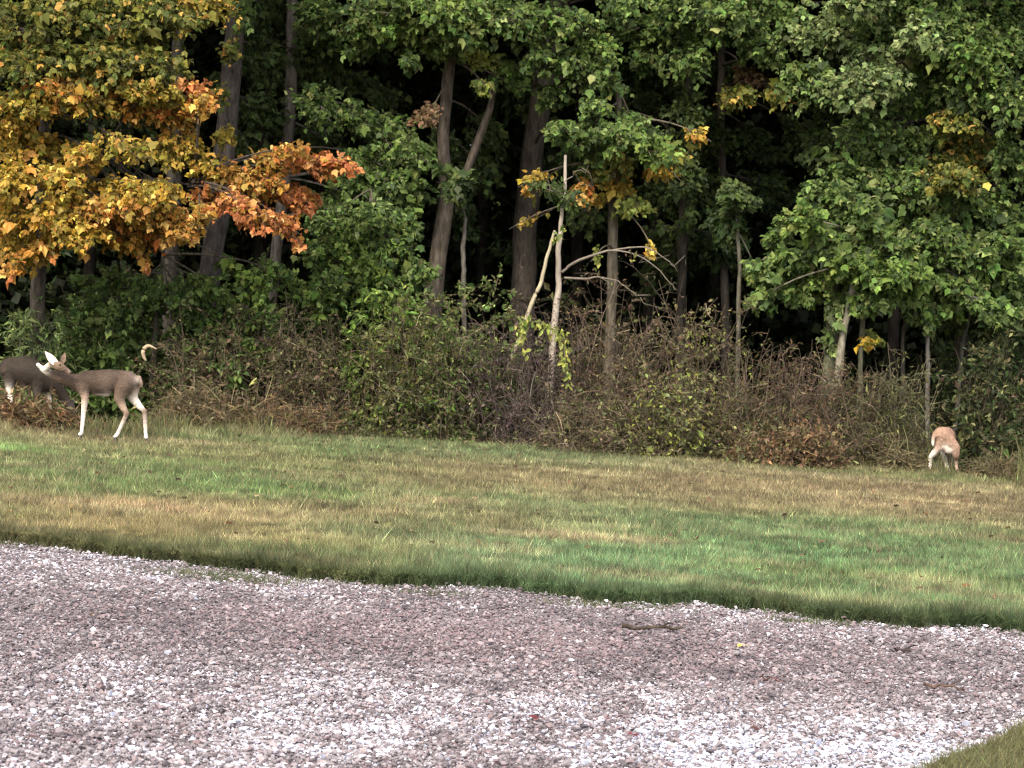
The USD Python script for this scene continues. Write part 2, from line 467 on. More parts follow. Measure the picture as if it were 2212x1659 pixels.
PATCH = []
for px, py, rx, ry, col, s in [
    (1780, 1215, 860, 118, (.086, .140, .058), 1.0), (1250, 1225, 460, 66, (.076, .120, .054), .9), (1500, 1130, 500, 28, (.088, .132, .056), .6),
    (250, 1105, 430, 42, (.185, .145, .068), .95), (760, 1112, 420, 36, (.185, .15, .075), .85), (450, 1160, 380, 22, (.17, .14, .06), .7),
    (1450, 1045, 620, 32, (.14, .108, .058), .9), (2000, 1075, 420, 36, (.15, .115, .062), .95), (1100, 1035, 350, 26, (.155, .128, .064), .8),
    (420, 1035, 460, 36, (.085, .126, .044), .95), (620, 1062, 170, 16, (.075, .12, .035), .9), (30, 968, 110, 12, (.14, .26, .075), .95),
    (700, 972, 180, 10, (.12, .19, .06), .6), (1000, 975, 380, 22, (.085, .115, .048), .9), (350, 985, 330, 16, (.10, .135, .045), .7),
    (500, 1215, 420, 32, (.075, .075, .03), .9), (150, 1165, 200, 20, (.095, .085, .036), .7),
    (620, 1195, 260, 18, (.085, .115, .045), .6), (130, 1045, 160, 14, (.09, .125, .042), .6), (950, 1150, 260, 14, (.085, .115, .045), .5),
    (1330, 1166, 150, 8, (.27, .21, .12), .8), (930, 1083, 110, 7, (.26, .20, .11), .8), (640, 1128, 300, 8, (.23, .175, .09), .6),
    (180, 1090, 140, 8, (.24, .17, .10), .6), (1450, 1010, 300, 7, (.20, .17, .095), .6), (1900, 1040, 320, 6, (.21, .175, .10), .6), (2000, 1098, 260, 7, (.2, .16, .09), .6),
    (1900, 1245, 260, 14, (.12, .15, .05), .5), (1600, 1260, 240, 12, (.115, .145, .05), .5)]:
    c = ground(np.array(float(px)), np.array(float(py)), LAWN_Z)
    PATCH.append((c[0], c[1], rx * mpp(c[1]), ry * K * c[1] ** 2 / (FPX * (CAM_H - LAWN_Z)), np.array(col), s))


def lawn_color(x, y):
    q = np.stack([x * .55, y * 1.5, x * 0], -1)
    n1 = np.clip((meshkit.fbm(q, 4) - .32) / .36, 0, 1)[:, None]
    c = np.array([.082, .100, .038]) * (1 - n1) + np.array([.145, .120, .060]) * n1
    wx = (meshkit.fbm(np.stack([x * .8, y * .8, x * 0 + 5], -1), 3) - .5) * 2.2
    wy = (meshkit.fbm(np.stack([x * .8, y * .8, x * 0 + 9], -1), 3) - .5) * 2.4
    for cx, cy, rx, ry, col, s in PATCH:
        d = ((x + wx - cx) / rx) ** 2 + ((y + wy * min(1, ry) - cy) / ry) ** 2
        w = (s * np.exp(-.9 * d ** 1.3))[:, None]
        c = c * (1 - w) + col * w
    st = meshkit.fbm(np.stack([x * 1.3, y * 4.5, x * 0 + 2], -1), 4)
    fine = meshkit.fbm(np.stack([x * 11, y * 7, x * 0 + 4], -1), 2)
    clump = np.clip((fine - .3) / .4, 0, 1)
    straw = np.clip((meshkit.fbm(np.stack([x * 1.0, y * 3.6 + x * .35, x * 0 + 13], -1), 4) - .53) / .15, 0, 1)[:, None] * .55
    c = c * (1 - straw) + np.array([.215, .19, .10]) * straw
    return c * np.array([1.02, 1.06, 1.10]) * (0.22 + 1.6 * st)[:, None] * (.62 + .78 * clump)[:, None]


def lawn_sheet(name, label, xs, near, far, ny, z):
    nx = len(xs)
    t = np.linspace(0, 1, ny) ** 1.3
    Y0, Y1 = near(xs), far(xs)
    yy = Y0[:, None] + (Y1 - Y0)[:, None] * t
    xx = np.broadcast_to(xs[:, None], yy.shape)
    zz = z + (meshkit.fbm(np.stack([xx * 1.7, yy * 1.7, xx * 0], -1), 3) - .5) * .05
    v = np.stack([xx, yy, zz], -1)
    lip = v[:, :1] + np.array([0, .05, 0]); lip[:, :, 2] = -.02
    v = np.concatenate([lip, v], 1)
    k = ny + 1
    i, j = np.meshgrid(np.arange(nx - 1), np.arange(k - 1), indexing='ij')
    f = np.stack([i * k + j, (i + 1) * k + j, (i + 1) * k + j + 1, i * k + j + 1], -1).reshape(-1, 4)
    p = v.reshape(-1, 3)
    return tag(put('/World', name, p, f, SOIL, tint=np.where((p[:, 2:3] < 0), np.array([.03, .026, .018]), lawn_color(p[:, 0], p[:, 1]) * .62), smooth=True).GetPrim(), label, 'lawn', kind='structure')


xs = np.concatenate([np.linspace(-30, -9, 20), np.linspace(-8.8, 8.8, 380), np.linspace(9, 30, 20)])
lawn_sheet('lawn', 'patchy green and tan mown lawn between the gravel and the wood', xs, lawn_edge, lambda x: forest_edge(x) + 2.5, 56, LAWN_Z)


def corner_near(x):
    return x * 0 + 4.0


xs2 = np.linspace(1.75, 8, 60)
ok = corner_edge(xs2) > 4.2
xs2 = xs2[ok]
# this lawn's raised edge faces away from the camera
nx, ny = len(xs2), 40
yy = corner_edge(xs2)[:, None] + (4.0 - corner_edge(xs2))[:, None] * np.linspace(0, 1, ny)
v = np.stack([np.broadcast_to(xs2[:, None], yy.shape), yy, .035 + 0 * yy], -1)
lip = v[:, :1] + np.array([0, .02, 0]); lip[:, :, 2] = -.02
v = np.concatenate([lip, v], 1).reshape(-1, 3); k = ny + 1
i, j = np.meshgrid(np.arange(nx - 1), np.arange(k - 1), indexing='ij')
f = np.stack([i * k + j, i * k + j + 1, (i + 1) * k + j + 1, (i + 1) * k + j], -1).reshape(-1, 4)
CORNER_C = np.array([.105, .105, .046])
tag(put('/World', 'lawn', v, f, SOIL, tint=CORNER_C * .6).GetPrim(), 'corner of dry olive lawn on the near side of the gravel', 'lawn', kind='structure')

# the gravel drive: a bumpy bed, then loose stones on it
gx = np.linspace(-30, 30, 200); gy = np.linspace(-6, 24, 160)
X, Yg = np.meshgrid(gx, gy)
Z = .008 + (meshkit.fbm(np.stack([X * .7, Yg * .7, X * 0], -1), 3) - .5) * .012
nxg = len(gx)
i, j = np.meshgrid(np.arange(len(gy) - 1), np.arange(nxg - 1), indexing='ij')
f = np.stack([i * nxg + j, i * nxg + j + 1, (i + 1) * nxg + j + 1, (i + 1) * nxg + j], -1).reshape(-1, 4)
tag(put('/World', 'gravel_drive', np.stack([X, Yg, Z], -1).reshape(-1, 3), f, BED, smooth=True).GetPrim(), 'pinkish grey gravel drive across the foreground', 'drive', kind='structure')

rng = np.random.default_rng(5)
protos = [(.075, .062, .067), (.115, .098, .102), (.16, .142, .146), (.21, .188, .19), (.26, .235, .235), (.33, .305, .305), (.22, .17, .17), (.42, .395, .41), (.54, .525, .55), (.72, .71, .75), (.17, .12, .12), (.30, .25, .25), (.42, .45, .52), (.62, .66, .75)]
inst = UsdGeom.PointInstancer.Define(stage, '/World/gravel')
tag(inst.GetPrim(), 'loose crushed stones in white, grey and mauve covering the drive', 'gravel', kind='stuff')
rel = []
for q, col in enumerate(protos):
    pts = unit(rng.normal(size=(11, 3))) * rng.uniform(.75, 1.05, (11, 1)) * [1.0, .75, .55]
    h = trimesh.convex.convex_hull(pts)
    pm = put('/World/gravel', 'stone', h.vertices * .5, h.faces, STONE, tint=(np.array(col) * .84 + .022) * [.955, .95, 1.0])
    rel.append(pm.GetPath())
inst.CreatePrototypesRel().SetTargets(rel)
NS = 235000
y = 8.6 + (19.0 - 8.6) * rng.uniform(0, 1, NS * 2) ** 1.25
x = rng.uniform(-1, 1, NS * 2) * (y * .235 + .25)
keep = (y < lawn_edge(x) + .05) & (y > corner_edge(x) - .04)
x, y = x[keep][:NS], y[keep][:NS]
n = len(x)
big = meshkit.fbm(np.stack([x * 1.1, y * .8, x * 0 + 1], -1), 3)
mid = meshkit.fbm(np.stack([x * 5, y * 4, x * 0 + 7], -1), 3)
white = np.clip((big - .5) * .8 + (mid - .5) * 1.2, -.5, .5) - .05
cg = ground(np.array(1050.), np.array(1385.))
mauve = np.exp(-(((x - cg[0]) / 2.4) ** 2 + ((y - cg[1]) / 1.1) ** 2))
cw = ground(np.array(1750.), np.array(1640.))
white += .28 * np.exp(-(((x - cw[0]) / 2.2) ** 2 + ((y - cw[1]) / 1.3) ** 2)) - .5 * mauve
white += .15 * np.exp(-((lawn_edge(x) - y) / .35) ** 2)
lum = np.array([sum(p) / 3 for p in protos])
wts = np.array([1.5, 2.0, 2.2, 2.2, 2.0, 1.5, 1.6, .9, .7, .6, 1.3, 1.5, .25, .2])
logit = np.log(wts)[None] + white[:, None] * 5.0 * (np.log(lum) - np.log(lum).mean())[None] / np.log(lum).std() * .55
logit[:, [6, 10, 11]] += 2.3 * mauve[:, None]
cool = np.exp(-(((x - cw[0]) / 1.7) ** 2 + ((y - cw[1]) / .9) ** 2))
logit[:, [12, 13]] += (2.6 * cool - 2.0 * mauve)[:, None]
gum = logit + rng.gumbel(size=logit.shape)
idx = gum.argmax(1)
size = .0168 * np.exp(rng.normal(0, .45, n))
size = np.clip(size, .007, .055)
z = .008 + size * rng.uniform(.05, .45, n) + np.where(rng.uniform(size=n) < .25, .012, 0)
inst.CreateProtoIndicesAttr(Vt.IntArray.FromNumpy(idx.astype(np.int32)))
inst.CreatePositionsAttr(Vt.Vec3fArray.FromNumpy(np.stack([x, y, z], -1).astype(np.float32)))
inst.CreateScalesAttr(Vt.Vec3fArray.FromNumpy(np.repeat(size[:, None], 3, 1).astype(np.float32)))
yaw, tilt, ta = rng.uniform(0, 2 * np.pi, n), rng.normal(0, .28, n), rng.uniform(0, 2 * np.pi, n)
qz = np.stack([np.cos(yaw / 2), 0 * yaw, 0 * yaw, np.sin(yaw / 2)], -1)
qt = np.stack([np.cos(tilt / 2), np.sin(tilt / 2) * np.cos(ta), np.sin(tilt / 2) * np.sin(ta), 0 * ta], -1)
w = qt[:, 0] * qz[:, 0] - qt[:, 3] * qz[:, 3]
xq = qt[:, 1] * qz[:, 0] + qt[:, 2] * qz[:, 3]
yq = qt[:, 2] * qz[:, 0] - qt[:, 1] * qz[:, 3]
zq = qt[:, 0] * qz[:, 3]
Q = np.stack([xq, yq, zq, w], -1).astype(np.float16)
inst.CreateOrientationsAttr(Vt.QuathArray.FromNumpy(Q))


# grass: blades as real geometry
def blades(x, y, h, w, col, rng, z0, lean=.35):
    n = len(x)
    a = rng.uniform(0, 2 * np.pi, n)
    side = np.stack([np.cos(a), np.sin(a), 0 * a], -1) * (w / 2)[:, None]
    b = np.stack([x, y, z0], -1)
    tip = b + np.stack([rng.normal(0, lean, n) * h, rng.normal(0, lean, n) * h, h], -1)
    v = np.stack([b - side, b + side, tip], 1).reshape(-1, 3)
    return v, np.arange(n * 3).reshape(-1, 3), np.repeat(col, 3, axis=0)


rng = np.random.default_rng(11)
NB = 540000
u = rng.uniform(0, 1, NB)
y = 14.6 + (34.5 - 14.6) * u ** 1.15
x = rng.uniform(-1, 1, NB) * (y * .222 + .3)
keep = (y > lawn_edge(x) - .03 - .1 * np.abs(rng.normal(0, 1, NB)) * (rng.uniform(size=NB) < .35)) & (y < forest_edge(x) + 1.2)
x, y = x[keep], y[keep]
c = lawn_color(x, y) * np.exp(rng.normal(0, .38, (len(x), 1))) * np.exp(rng.normal(0, .07, (len(x), 3))) * 1.1
dead = rng.uniform(size=len(x)) < .10
c[dead] = np.array([.21, .165, .09]) * np.exp(rng.normal(0, .25, (dead.sum(), 1)))
lush = meshkit.fbm(np.stack([x * 2.2, y * 3.0, x * 0 + 6], -1), 3)
h = (.018 + .062 * lush) * np.exp(rng.normal(0, .28, len(x)))
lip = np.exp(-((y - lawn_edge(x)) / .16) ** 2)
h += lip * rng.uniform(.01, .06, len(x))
rank_ = np.exp(-((y - lawn_edge(x)) / .26) ** 2)[:, None] * .75  # blades close to the lip take a darker colour for its shade
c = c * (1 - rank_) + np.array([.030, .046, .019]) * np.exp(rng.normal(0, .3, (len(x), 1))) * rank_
h += np.exp(-((y - forest_edge(x) - .5) / .6) ** 2) * rng.uniform(0, .14, len(x)) * (np.abs(x + 5.1) > .75) * (np.abs(x - 6.05) > .45)
z0 = np.where(y < lawn_edge(x), .01, LAWN_Z - .01)
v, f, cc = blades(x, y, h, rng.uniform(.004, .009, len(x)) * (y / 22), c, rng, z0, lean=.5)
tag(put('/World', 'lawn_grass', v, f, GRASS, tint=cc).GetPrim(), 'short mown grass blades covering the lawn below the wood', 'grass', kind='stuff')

n2 = 26000
x2 = rng.uniform(-4.6, 4.6, n2); z2 = rng.uniform(.0, .09, n2)
y2 = lawn_edge(x2) + .012 + (.09 - z2) * .45
h2 = rng.uniform(.03, .075, n2)
b2 = np.stack([x2, y2 - .01, z2], -1)
sd3 = np.stack([np.ones(n2), rng.normal(0, .3, n2), 0 * x2], -1) * rng.uniform(.0025, .005, (n2, 1))
t2 = b2 + np.stack([rng.normal(0, .5, n2) * h2, -rng.uniform(.2, .9, n2) * h2, rng.uniform(-.25, .9, n2) * h2], -1)
t2[:, 2] = np.maximum(t2[:, 2], .012)
c2 = lawn_color(x2, y2) * .55 + np.array([.022, .034, .013])  # overhanging blades darkened to carry the shade of the lip
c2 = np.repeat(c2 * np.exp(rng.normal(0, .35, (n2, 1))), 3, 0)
tag(put('/World', 'edge_grass', np.stack([b2 - sd3, b2 + sd3, t2], 1).reshape(-1, 3), np.arange(n2 * 3).reshape(-1, 3), GRASS, tint=c2).GetPrim(), 'grass, coloured dark for the lip shade, overhanging the raised lawn edge above the gravel', 'grass', kind='stuff')

tufts = []
for px, py, rx, ry, q in ((460, 1250, .42, .16, 900), (520, 1262, .3, .1, 500), (60, 1182, .4, .2, 500), (1330, 1318, .35, .08, 500), (1750, 1352, .3, .08, 400), (930, 1290, .25, .06, 250)):
    c_ = ground(np.array(float(px)), np.array(float(py)))
    tufts.append(np.stack([rng.normal(c_[0], rx / 1.6, q), rng.normal(c_[1], ry / 1.6, q)], -1))
tf = np.concatenate(tufts)
v, f, cc = blades(tf[:, 0], tf[:, 1], rng.uniform(.02, .065, len(tf)), rng.uniform(.003, .006, len(tf)), np.array([.07, .085, .035]) * np.exp(rng.normal(0, .35, (len(tf), 1))), rng, np.full(len(tf), .012), lean=.6)
tag(put('/World', 'grass_tufts', v, f, GRASS, tint=cc).GetPrim(), 'sparse grass creeping from the lawn edge onto the gravel', 'grass', kind='stuff')
nb = 42000
y = rng.uniform(9.0, 12.4, nb); x = rng.uniform(1.6, 3.4, nb)
keep = y < corner_edge(x) + .03 + rng.normal(0, .03, nb)
x, y = x[keep], y[keep]
c = CORNER_C * np.exp(rng.normal(0, .3, (len(x), 1))) * np.exp(rng.normal(0, .1, (len(x), 3)))
v, f, cc = blades(x, y, rng.uniform(.02, .055, len(x)), rng.uniform(.003, .006, len(x)), c, rng, np.full(len(x), .03), lean=.6)
tag(put('/World', 'lawn_grass', v, f, GRASS, tint=cc).GetPrim(), 'olive brown grass blades in the near right corner', 'grass', kind='stuff')

# tall dry weeds along the wood's edge
nb = 38000
x = rng.uniform(-8.2, 8.2, nb)
y = forest_edge(x) + rng.uniform(0, 1, nb) ** 1.2 * 2.9 + .05
tall = meshkit.fbm(np.stack([x * 1.6, y * 1.6, x * 0 + 3], -1), 3)
right = np.clip((x - 2.0) / 3, 0, 1)
h = (.10 + .55 * np.clip(tall - .3, 0, 1) + .45 * right * rng.uniform(.3, 1, nb)) * rng.uniform(.4, 1.2, nb)
h *= np.clip((y - forest_edge(x)) / .5, .25, 1)
dd = ground(np.array(2040.), np.array(1020.))
clear = np.exp(-((x - dd[0]) / .38) ** 4) * (y < dd[1] + .55)
h *= 1 - .85 * clear
c = pick(DRYGREEN + [((.13, .095, .05), 3), ((.075, .09, .035), 3)], nb, rng)
P0 = np.stack([x, y, np.full(nb, .02)], -1)
ln = rng.normal(0, .28, (nb, 2)) * h[:, None]
P2 = P0 + np.concatenate([ln, h[:, None]], 1)
P1 = P0 + np.concatenate([ln * .3, h[:, None] * .6], 1)
a = rng.uniform(0, 2 * np.pi, nb)
sd2 = np.stack([np.cos(a), np.sin(a), 0 * a], -1) * (rng.uniform(.003, .009, nb))[:, None]
v = np.stack([P0 - sd2, P0 + sd2, P1 - sd2 * .8, P1 + sd2 * .8, P2], 1).reshape(-1, 3)
f = (np.array([(0, 1, 3), (0, 3, 2), (2, 3, 4)])[None] + (np.arange(nb) * 5)[:, None, None]).reshape(-1, 3)
tag(put('/World', 'weeds', v, f, GRASS, tint=np.repeat(c, 5, 0)).GetPrim(), 'tall dry grass and weeds along the foot of the thicket', 'weeds', kind='stuff')

# ------------------------------------------------------------------ the dark wood far behind
rng = np.random.default_rng(21)
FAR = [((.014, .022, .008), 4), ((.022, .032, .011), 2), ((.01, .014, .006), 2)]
n = 84000
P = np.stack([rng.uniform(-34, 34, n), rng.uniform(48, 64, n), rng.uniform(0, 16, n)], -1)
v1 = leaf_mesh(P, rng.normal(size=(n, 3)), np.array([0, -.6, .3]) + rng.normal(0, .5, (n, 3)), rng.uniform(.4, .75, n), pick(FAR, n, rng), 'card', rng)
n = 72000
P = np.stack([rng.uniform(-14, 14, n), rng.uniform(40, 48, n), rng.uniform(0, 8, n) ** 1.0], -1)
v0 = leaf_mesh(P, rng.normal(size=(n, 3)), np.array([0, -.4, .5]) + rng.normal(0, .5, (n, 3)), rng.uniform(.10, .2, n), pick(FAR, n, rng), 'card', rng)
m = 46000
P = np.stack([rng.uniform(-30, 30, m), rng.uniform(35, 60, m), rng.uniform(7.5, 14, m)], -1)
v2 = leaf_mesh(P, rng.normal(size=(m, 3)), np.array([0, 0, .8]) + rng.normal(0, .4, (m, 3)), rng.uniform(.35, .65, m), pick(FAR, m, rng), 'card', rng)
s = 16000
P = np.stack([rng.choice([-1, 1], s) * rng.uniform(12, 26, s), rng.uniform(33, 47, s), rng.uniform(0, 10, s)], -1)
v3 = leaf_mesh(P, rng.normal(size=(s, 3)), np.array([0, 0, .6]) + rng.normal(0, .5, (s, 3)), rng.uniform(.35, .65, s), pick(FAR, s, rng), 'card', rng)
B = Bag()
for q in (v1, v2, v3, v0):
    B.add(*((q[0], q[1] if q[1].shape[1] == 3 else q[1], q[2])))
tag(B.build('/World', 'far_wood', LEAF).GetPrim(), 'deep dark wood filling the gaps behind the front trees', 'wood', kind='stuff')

bt = [(190, 38), (560, 40), (690, 38), (1040, 41), (1240, 39), (1400, 38.5), (1540, 41), (1930, 38.5), (2140, 39)]
BTL = ['dim slim trunk in the dark behind the orange maple, left of the short grey trunk', 'dim trunk in the dark between the thickest left trunk and the pale slender trunk', 'dim trunk deep in the dark behind the tall bright green shrub',
       'dim trunk deep in the dark between the forked trunk and the stout centre trunk', 'dim trunk in the dark directly behind the dead sapling', 'dim trunk in the dark right of the yellow-leaved slim trunk',
       'dim trunk deep inside the left side of the dark gap', 'dim trunk in the dark behind the thin saplings at the right', 'dim trunk in the dark behind the corner tree at the far right']
for q, (px, Y) in enumerate(bt):
    r = np.random.default_rng(100 + q)
    d = r.uniform(16, 34)
    rows = trunk_rows([(px, 700, d), (px + r.uniform(0, 18), 350, d * .9), (px + r.uniform(10, 45), 0, d * .8)], Y, 11)
    T = Plant('background_tree', BTL[q], 'tree', (*rows[0][:2], 0), 'dim trees in the dark interior of the wood', 100 + q, woodc=(.032, .027, .022))
    T.trunk(rows, sides=8, n=14)
    for _ in range(7):
        T.bough(px + r.uniform(-130, 130), r.uniform(-40, 560), r.uniform(50, 110), r.uniform(25, 55), Y - r.uniform(.2, 1.5), G_DARK, 'kite', .11, dens=420)
    T.high_crown((rows[-1][0], Y, 8.6), (2.4, 2.4, 2.6), 1500, G_DARK, .3)
    T.finish()

# ------------------------------------------------------------------ front trees
# the orange maple at the left
rows = trunk_rows([(84, 640, 36), (92, 400, 32), (104, 150, 28), (112, 0, 25)], 31.9, 9.5)
T = Plant('maple_tree', 'orange and yellow autumn maple filling the upper left, its boughs reaching right', 'tree', (*rows[0][:2], 0), None, 1, woodc=(.085, .072, .06))
T.trunk(rows)
MB = [(60, 60, 140, 70, 'o'), (205, 45, 150, 60, 'o'), (335, 40, 145, 55, 'o'), (455, 15, 75, 32, 'g'), (60, 150, 130, 60, 'o'), (215, 140, 135, 55, 'o'), (330, 145, 90, 40, 'o'), (425, 195, 62, 20, 'r'),
      (330, 205, 95, 30, 'g'), (55, 232, 105, 38, 'g'), (175, 225, 85, 32, 'g'), (300, 245, 80, 25, 'n'), (385, 255, 65, 42, 'n'), (55, 325, 95, 42, 'y'), (20, 400, 55, 60, 'y'), (125, 395, 95, 38, 'y'), (210, 425, 70, 30, 'y'),
      (275, 330, 75, 24, 'g'), (375, 335, 75, 36, 'g'), (440, 370, 52, 22, 'y'), (115, 478, 100, 44, 'y'), (245, 462, 105, 34, 'n'), (345, 470, 62, 34, 'n'), (400, 512, 42, 20, 'n'), (30, 535, 55, 45, 'y'), (35, 585, 28, 22, 'n'), (95, 540, 45, 24, 'n'),
      (285, 535, 48, 22, 'n'), (312, 585, 14, 10, 'r'), (465, 432, 46, 36, 'r'), (555, 395, 70, 44, 'n'), (600, 348, 52, 24, 'n'), (690, 360, 82, 22, 'r'), (640, 325, 45, 18, 'n'), (645, 432, 52, 36, 'r'), (560, 488, 62, 20, 'r'), (630, 500, 34, 24, 'r'), (652, 538, 18, 14, 'r'), (770, 368, 24, 7, 'r'),
      (180, 520, 80, 30, 'y'), (240, 500, 70, 30, 'n'), (330, 520, 60, 30, 'n'), (370, 480, 60, 36, 'n'), (300, 425, 70, 30, 'y'), (360, 425, 60, 28, 'y'), (430, 480, 40, 26, 'n'), (190, 345, 60, 26, 'y'), (30, 470, 60, 40, 'y'), (20, 280, 60, 40, 'y'), (230, 190, 80, 26, 'n'), (120, 200, 90, 30, 'n'), (395, 310, 60, 24, 'y'), (500, 380, 50, 26, 'n'), (430, 230, 34, 22, 'n'), (20, 90, 60, 60, 'n'), (290, 95, 90, 30, 'o'), (520, 450, 50, 24, 'r'), (720, 352, 50, 18, 'r'), (120, 450, 60, 26, 'g'), (60, 560, 50, 30, 'y')]
PAL = {'o': G_OLIVE, 'g': GOLD, 'y': YELLOW, 'n': ORANGE, 'r': REDOR}
base_a, base_b = at(210., 330., 31.6), at(420., 400., 31.4)
for px, py, rx, ry, p in MB:
    Y = 31.0 + T.rng.uniform(-.6, .5)
    root = None
    if px > 420 and p != 'g':
        root = base_b + T.rng.normal(0, .05, 3)
    elif px > 300 and py > 180:
        root = base_a + T.rng.normal(0, .05, 3)
    T.bough(px, py, rx * 1.02, ry * 1.0, Y, PAL[p], 'maple', .072, dens=1500, root=root)
i = np.argmin(np.abs(T.line[:, 2] - 3.3))
for tgt, rr in ((base_a, .035), (base_b, .03)):
    T.limb(bez(T.line[i, :3], (T.line[i, :3] + tgt) / 2 + np.array([0, 0, .15]), tgt, np.linspace(0, 1, 10)), rr, .016)
T.high_crown((rows[-1][0], 31.8, 7.9), (3.0, 2.4, 1.9), 2300, G_OLIVE)
T.finish(280)


def front_tree(name, label, pts, Y, seed, boughs, top=10, woodc=BARKC, crown=G_MID, kind='maple', size=.075, single=120, extra=None, dY=(-1.6, -.3), dens=1350, ncrown=1500, wood=BARK, cat='tree'):
    rows = trunk_rows(pts, Y, top)
    T = Plant(name, label, cat, (*rows[0][:2], 0), None, seed, woodc=woodc, wood=wood)
    T.trunk(rows)
    if extra:
        for ex in extra:
            e_ = np.array([np.append(at(float(a), float(b), Y), w_ * mpp(Y)) for a, b, w_ in ex])
            T.trunk(e_, name='branch', sides=7, n=14)
    for b in boughs:
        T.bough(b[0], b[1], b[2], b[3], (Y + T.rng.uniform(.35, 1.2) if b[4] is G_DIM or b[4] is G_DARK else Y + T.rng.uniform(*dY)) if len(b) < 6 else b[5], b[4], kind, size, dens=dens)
    if crown:
        T.high_crown((rows[-1][0], Y - .3, 8.2), (2.3, 2.2, 2.2), ncrown, crown)
    return T.finish(single)


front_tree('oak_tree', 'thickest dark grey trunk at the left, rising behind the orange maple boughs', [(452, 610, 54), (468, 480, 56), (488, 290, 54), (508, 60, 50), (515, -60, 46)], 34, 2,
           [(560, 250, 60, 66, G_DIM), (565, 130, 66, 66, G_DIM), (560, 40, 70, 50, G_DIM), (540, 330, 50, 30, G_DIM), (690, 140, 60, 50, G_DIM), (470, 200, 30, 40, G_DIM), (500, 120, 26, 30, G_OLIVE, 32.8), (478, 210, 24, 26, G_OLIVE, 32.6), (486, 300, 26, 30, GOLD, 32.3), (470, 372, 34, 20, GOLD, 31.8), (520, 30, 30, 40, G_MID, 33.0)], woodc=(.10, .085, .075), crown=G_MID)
front_tree('oak_tree', 'pale slender trunk just right of the thickest left trunk, with green boughs at its right', [(604, 470, 30), (622, 300, 29), (630, 100, 26), (632, -50, 24)], 35, 3,
           [(690, 40, 70, 50, G_MID), (690, 235, 62, 60, G_MID), (780, 265, 60, 36, G_MID), (845, 290, 68, 46, G_MID), (900, 340, 55, 46, G_MID), (865, 400, 80, 52, G_MID), (800, 355, 60, 36, G_MID), (895, 425, 50, 34, G_MID), (745, 445, 55, 40, G_MID), (660, 190, 50, 50, G_DIM), (830, 470, 60, 44, G_MID), (720, 330, 60, 40, G_DIM), (760, 500, 70, 44, G_MID), (700, 480, 50, 50, G_MID), (850, 530, 60, 40, G_MID), (780, 400, 70, 40, G_MID), (730, 180, 60, 40, G_DIM), (690, 90, 60, 40, G_MID), (820, 210, 60, 30, G_DIM)],
           woodc=(.19, .165, .14))
front_tree('oak_tree', 'short stretch of grey trunk below the orange boughs, left of the thickest trunk', [(368, 620, 38), (372, 480, 38), (378, 300, 35), (384, 60, 30)], 34.8, 4, [], woodc=(.13, .115, .095))
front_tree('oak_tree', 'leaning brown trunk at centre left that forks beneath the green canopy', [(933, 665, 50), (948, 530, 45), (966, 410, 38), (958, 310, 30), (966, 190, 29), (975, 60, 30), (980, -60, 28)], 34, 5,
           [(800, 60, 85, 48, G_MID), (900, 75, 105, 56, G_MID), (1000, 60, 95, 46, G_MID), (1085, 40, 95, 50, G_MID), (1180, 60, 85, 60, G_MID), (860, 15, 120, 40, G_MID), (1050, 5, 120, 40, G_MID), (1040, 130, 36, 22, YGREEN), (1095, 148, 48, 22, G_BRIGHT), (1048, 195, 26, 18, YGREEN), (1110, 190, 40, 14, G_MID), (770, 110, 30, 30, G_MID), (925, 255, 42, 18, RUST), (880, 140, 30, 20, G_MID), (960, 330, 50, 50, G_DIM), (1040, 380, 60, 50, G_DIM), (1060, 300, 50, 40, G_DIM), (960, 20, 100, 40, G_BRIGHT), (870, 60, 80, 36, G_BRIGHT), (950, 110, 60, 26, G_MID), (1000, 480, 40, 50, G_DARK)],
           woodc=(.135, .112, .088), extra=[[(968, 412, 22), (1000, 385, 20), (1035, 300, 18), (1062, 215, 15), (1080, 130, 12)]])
front_tree('oak_tree', 'stout straight brown trunk at the centre behind the pale dead sapling', [(1130, 650, 62), (1136, 480, 60), (1152, 330, 56), (1176, 180, 52), (1192, 40, 46)], 35.8, 6,
           [(1250, 150, 85, 42, G_MID), (1310, 185, 56, 28, G_MID), (1200, 215, 60, 26, G_MID), (1285, 240, 60, 26, G_MID), (1350, 15, 60, 30, G_MID), (1250, 60, 60, 40, G_MID), (1220, 290, 50, 30, G_MID), (1160, 130, 50, 34, G_MID), (1160, 250, 44, 30, G_DIM), (1300, 110, 60, 40, G_BRIGHT), (1380, 220, 50, 30, G_DIM)], woodc=(.088, .074, .06), dY=(-3.2, -2.2))
front_tree('young_tree', 'slim trunk right of centre hung with yellow and green leaves', [(1320, 665, 27), (1325, 470, 25), (1330, 340, 20), (1336, 220, 14)], 34.2, 7,
           [(1265, 300, 64, 40, G_MID), (1340, 300, 76, 36, G_MID), (1395, 330, 74, 34, G_BRIGHT), (1445, 340, 60, 30, G_OLIVE), (1290, 345, 50, 26, G_MID), (1262, 420, 30, 24, ORANGE), (1330, 405, 46, 20, YELLOW), (1372, 455, 50, 20, YGREEN), (1420, 372, 46, 14, YELLOW), (1458, 383, 18, 9, YELLOW), (1142, 400, 15, 32, YELLOW, 32.8), (1512, 300, 20, 16, YELLOW), (1330, 365, 60, 20, G_OLIVE), (1280, 380, 50, 24, G_OLIVE), (1370, 280, 60, 34, G_MID), (1240, 340, 40, 30, G_DIM), (1480, 310, 40, 24, G_DIM), (1250, 480, 40, 30, G_DIM), (1300, 440, 16, 14, YELLOW), (1120, 490, 14, 6, YELLOW, 33.4), (1285, 560, 14, 12, YGREEN, 33.0), (1405, 545, 12, 10, YELLOW)], top=5.2, woodc=(.15, .13, .095), crown=None)
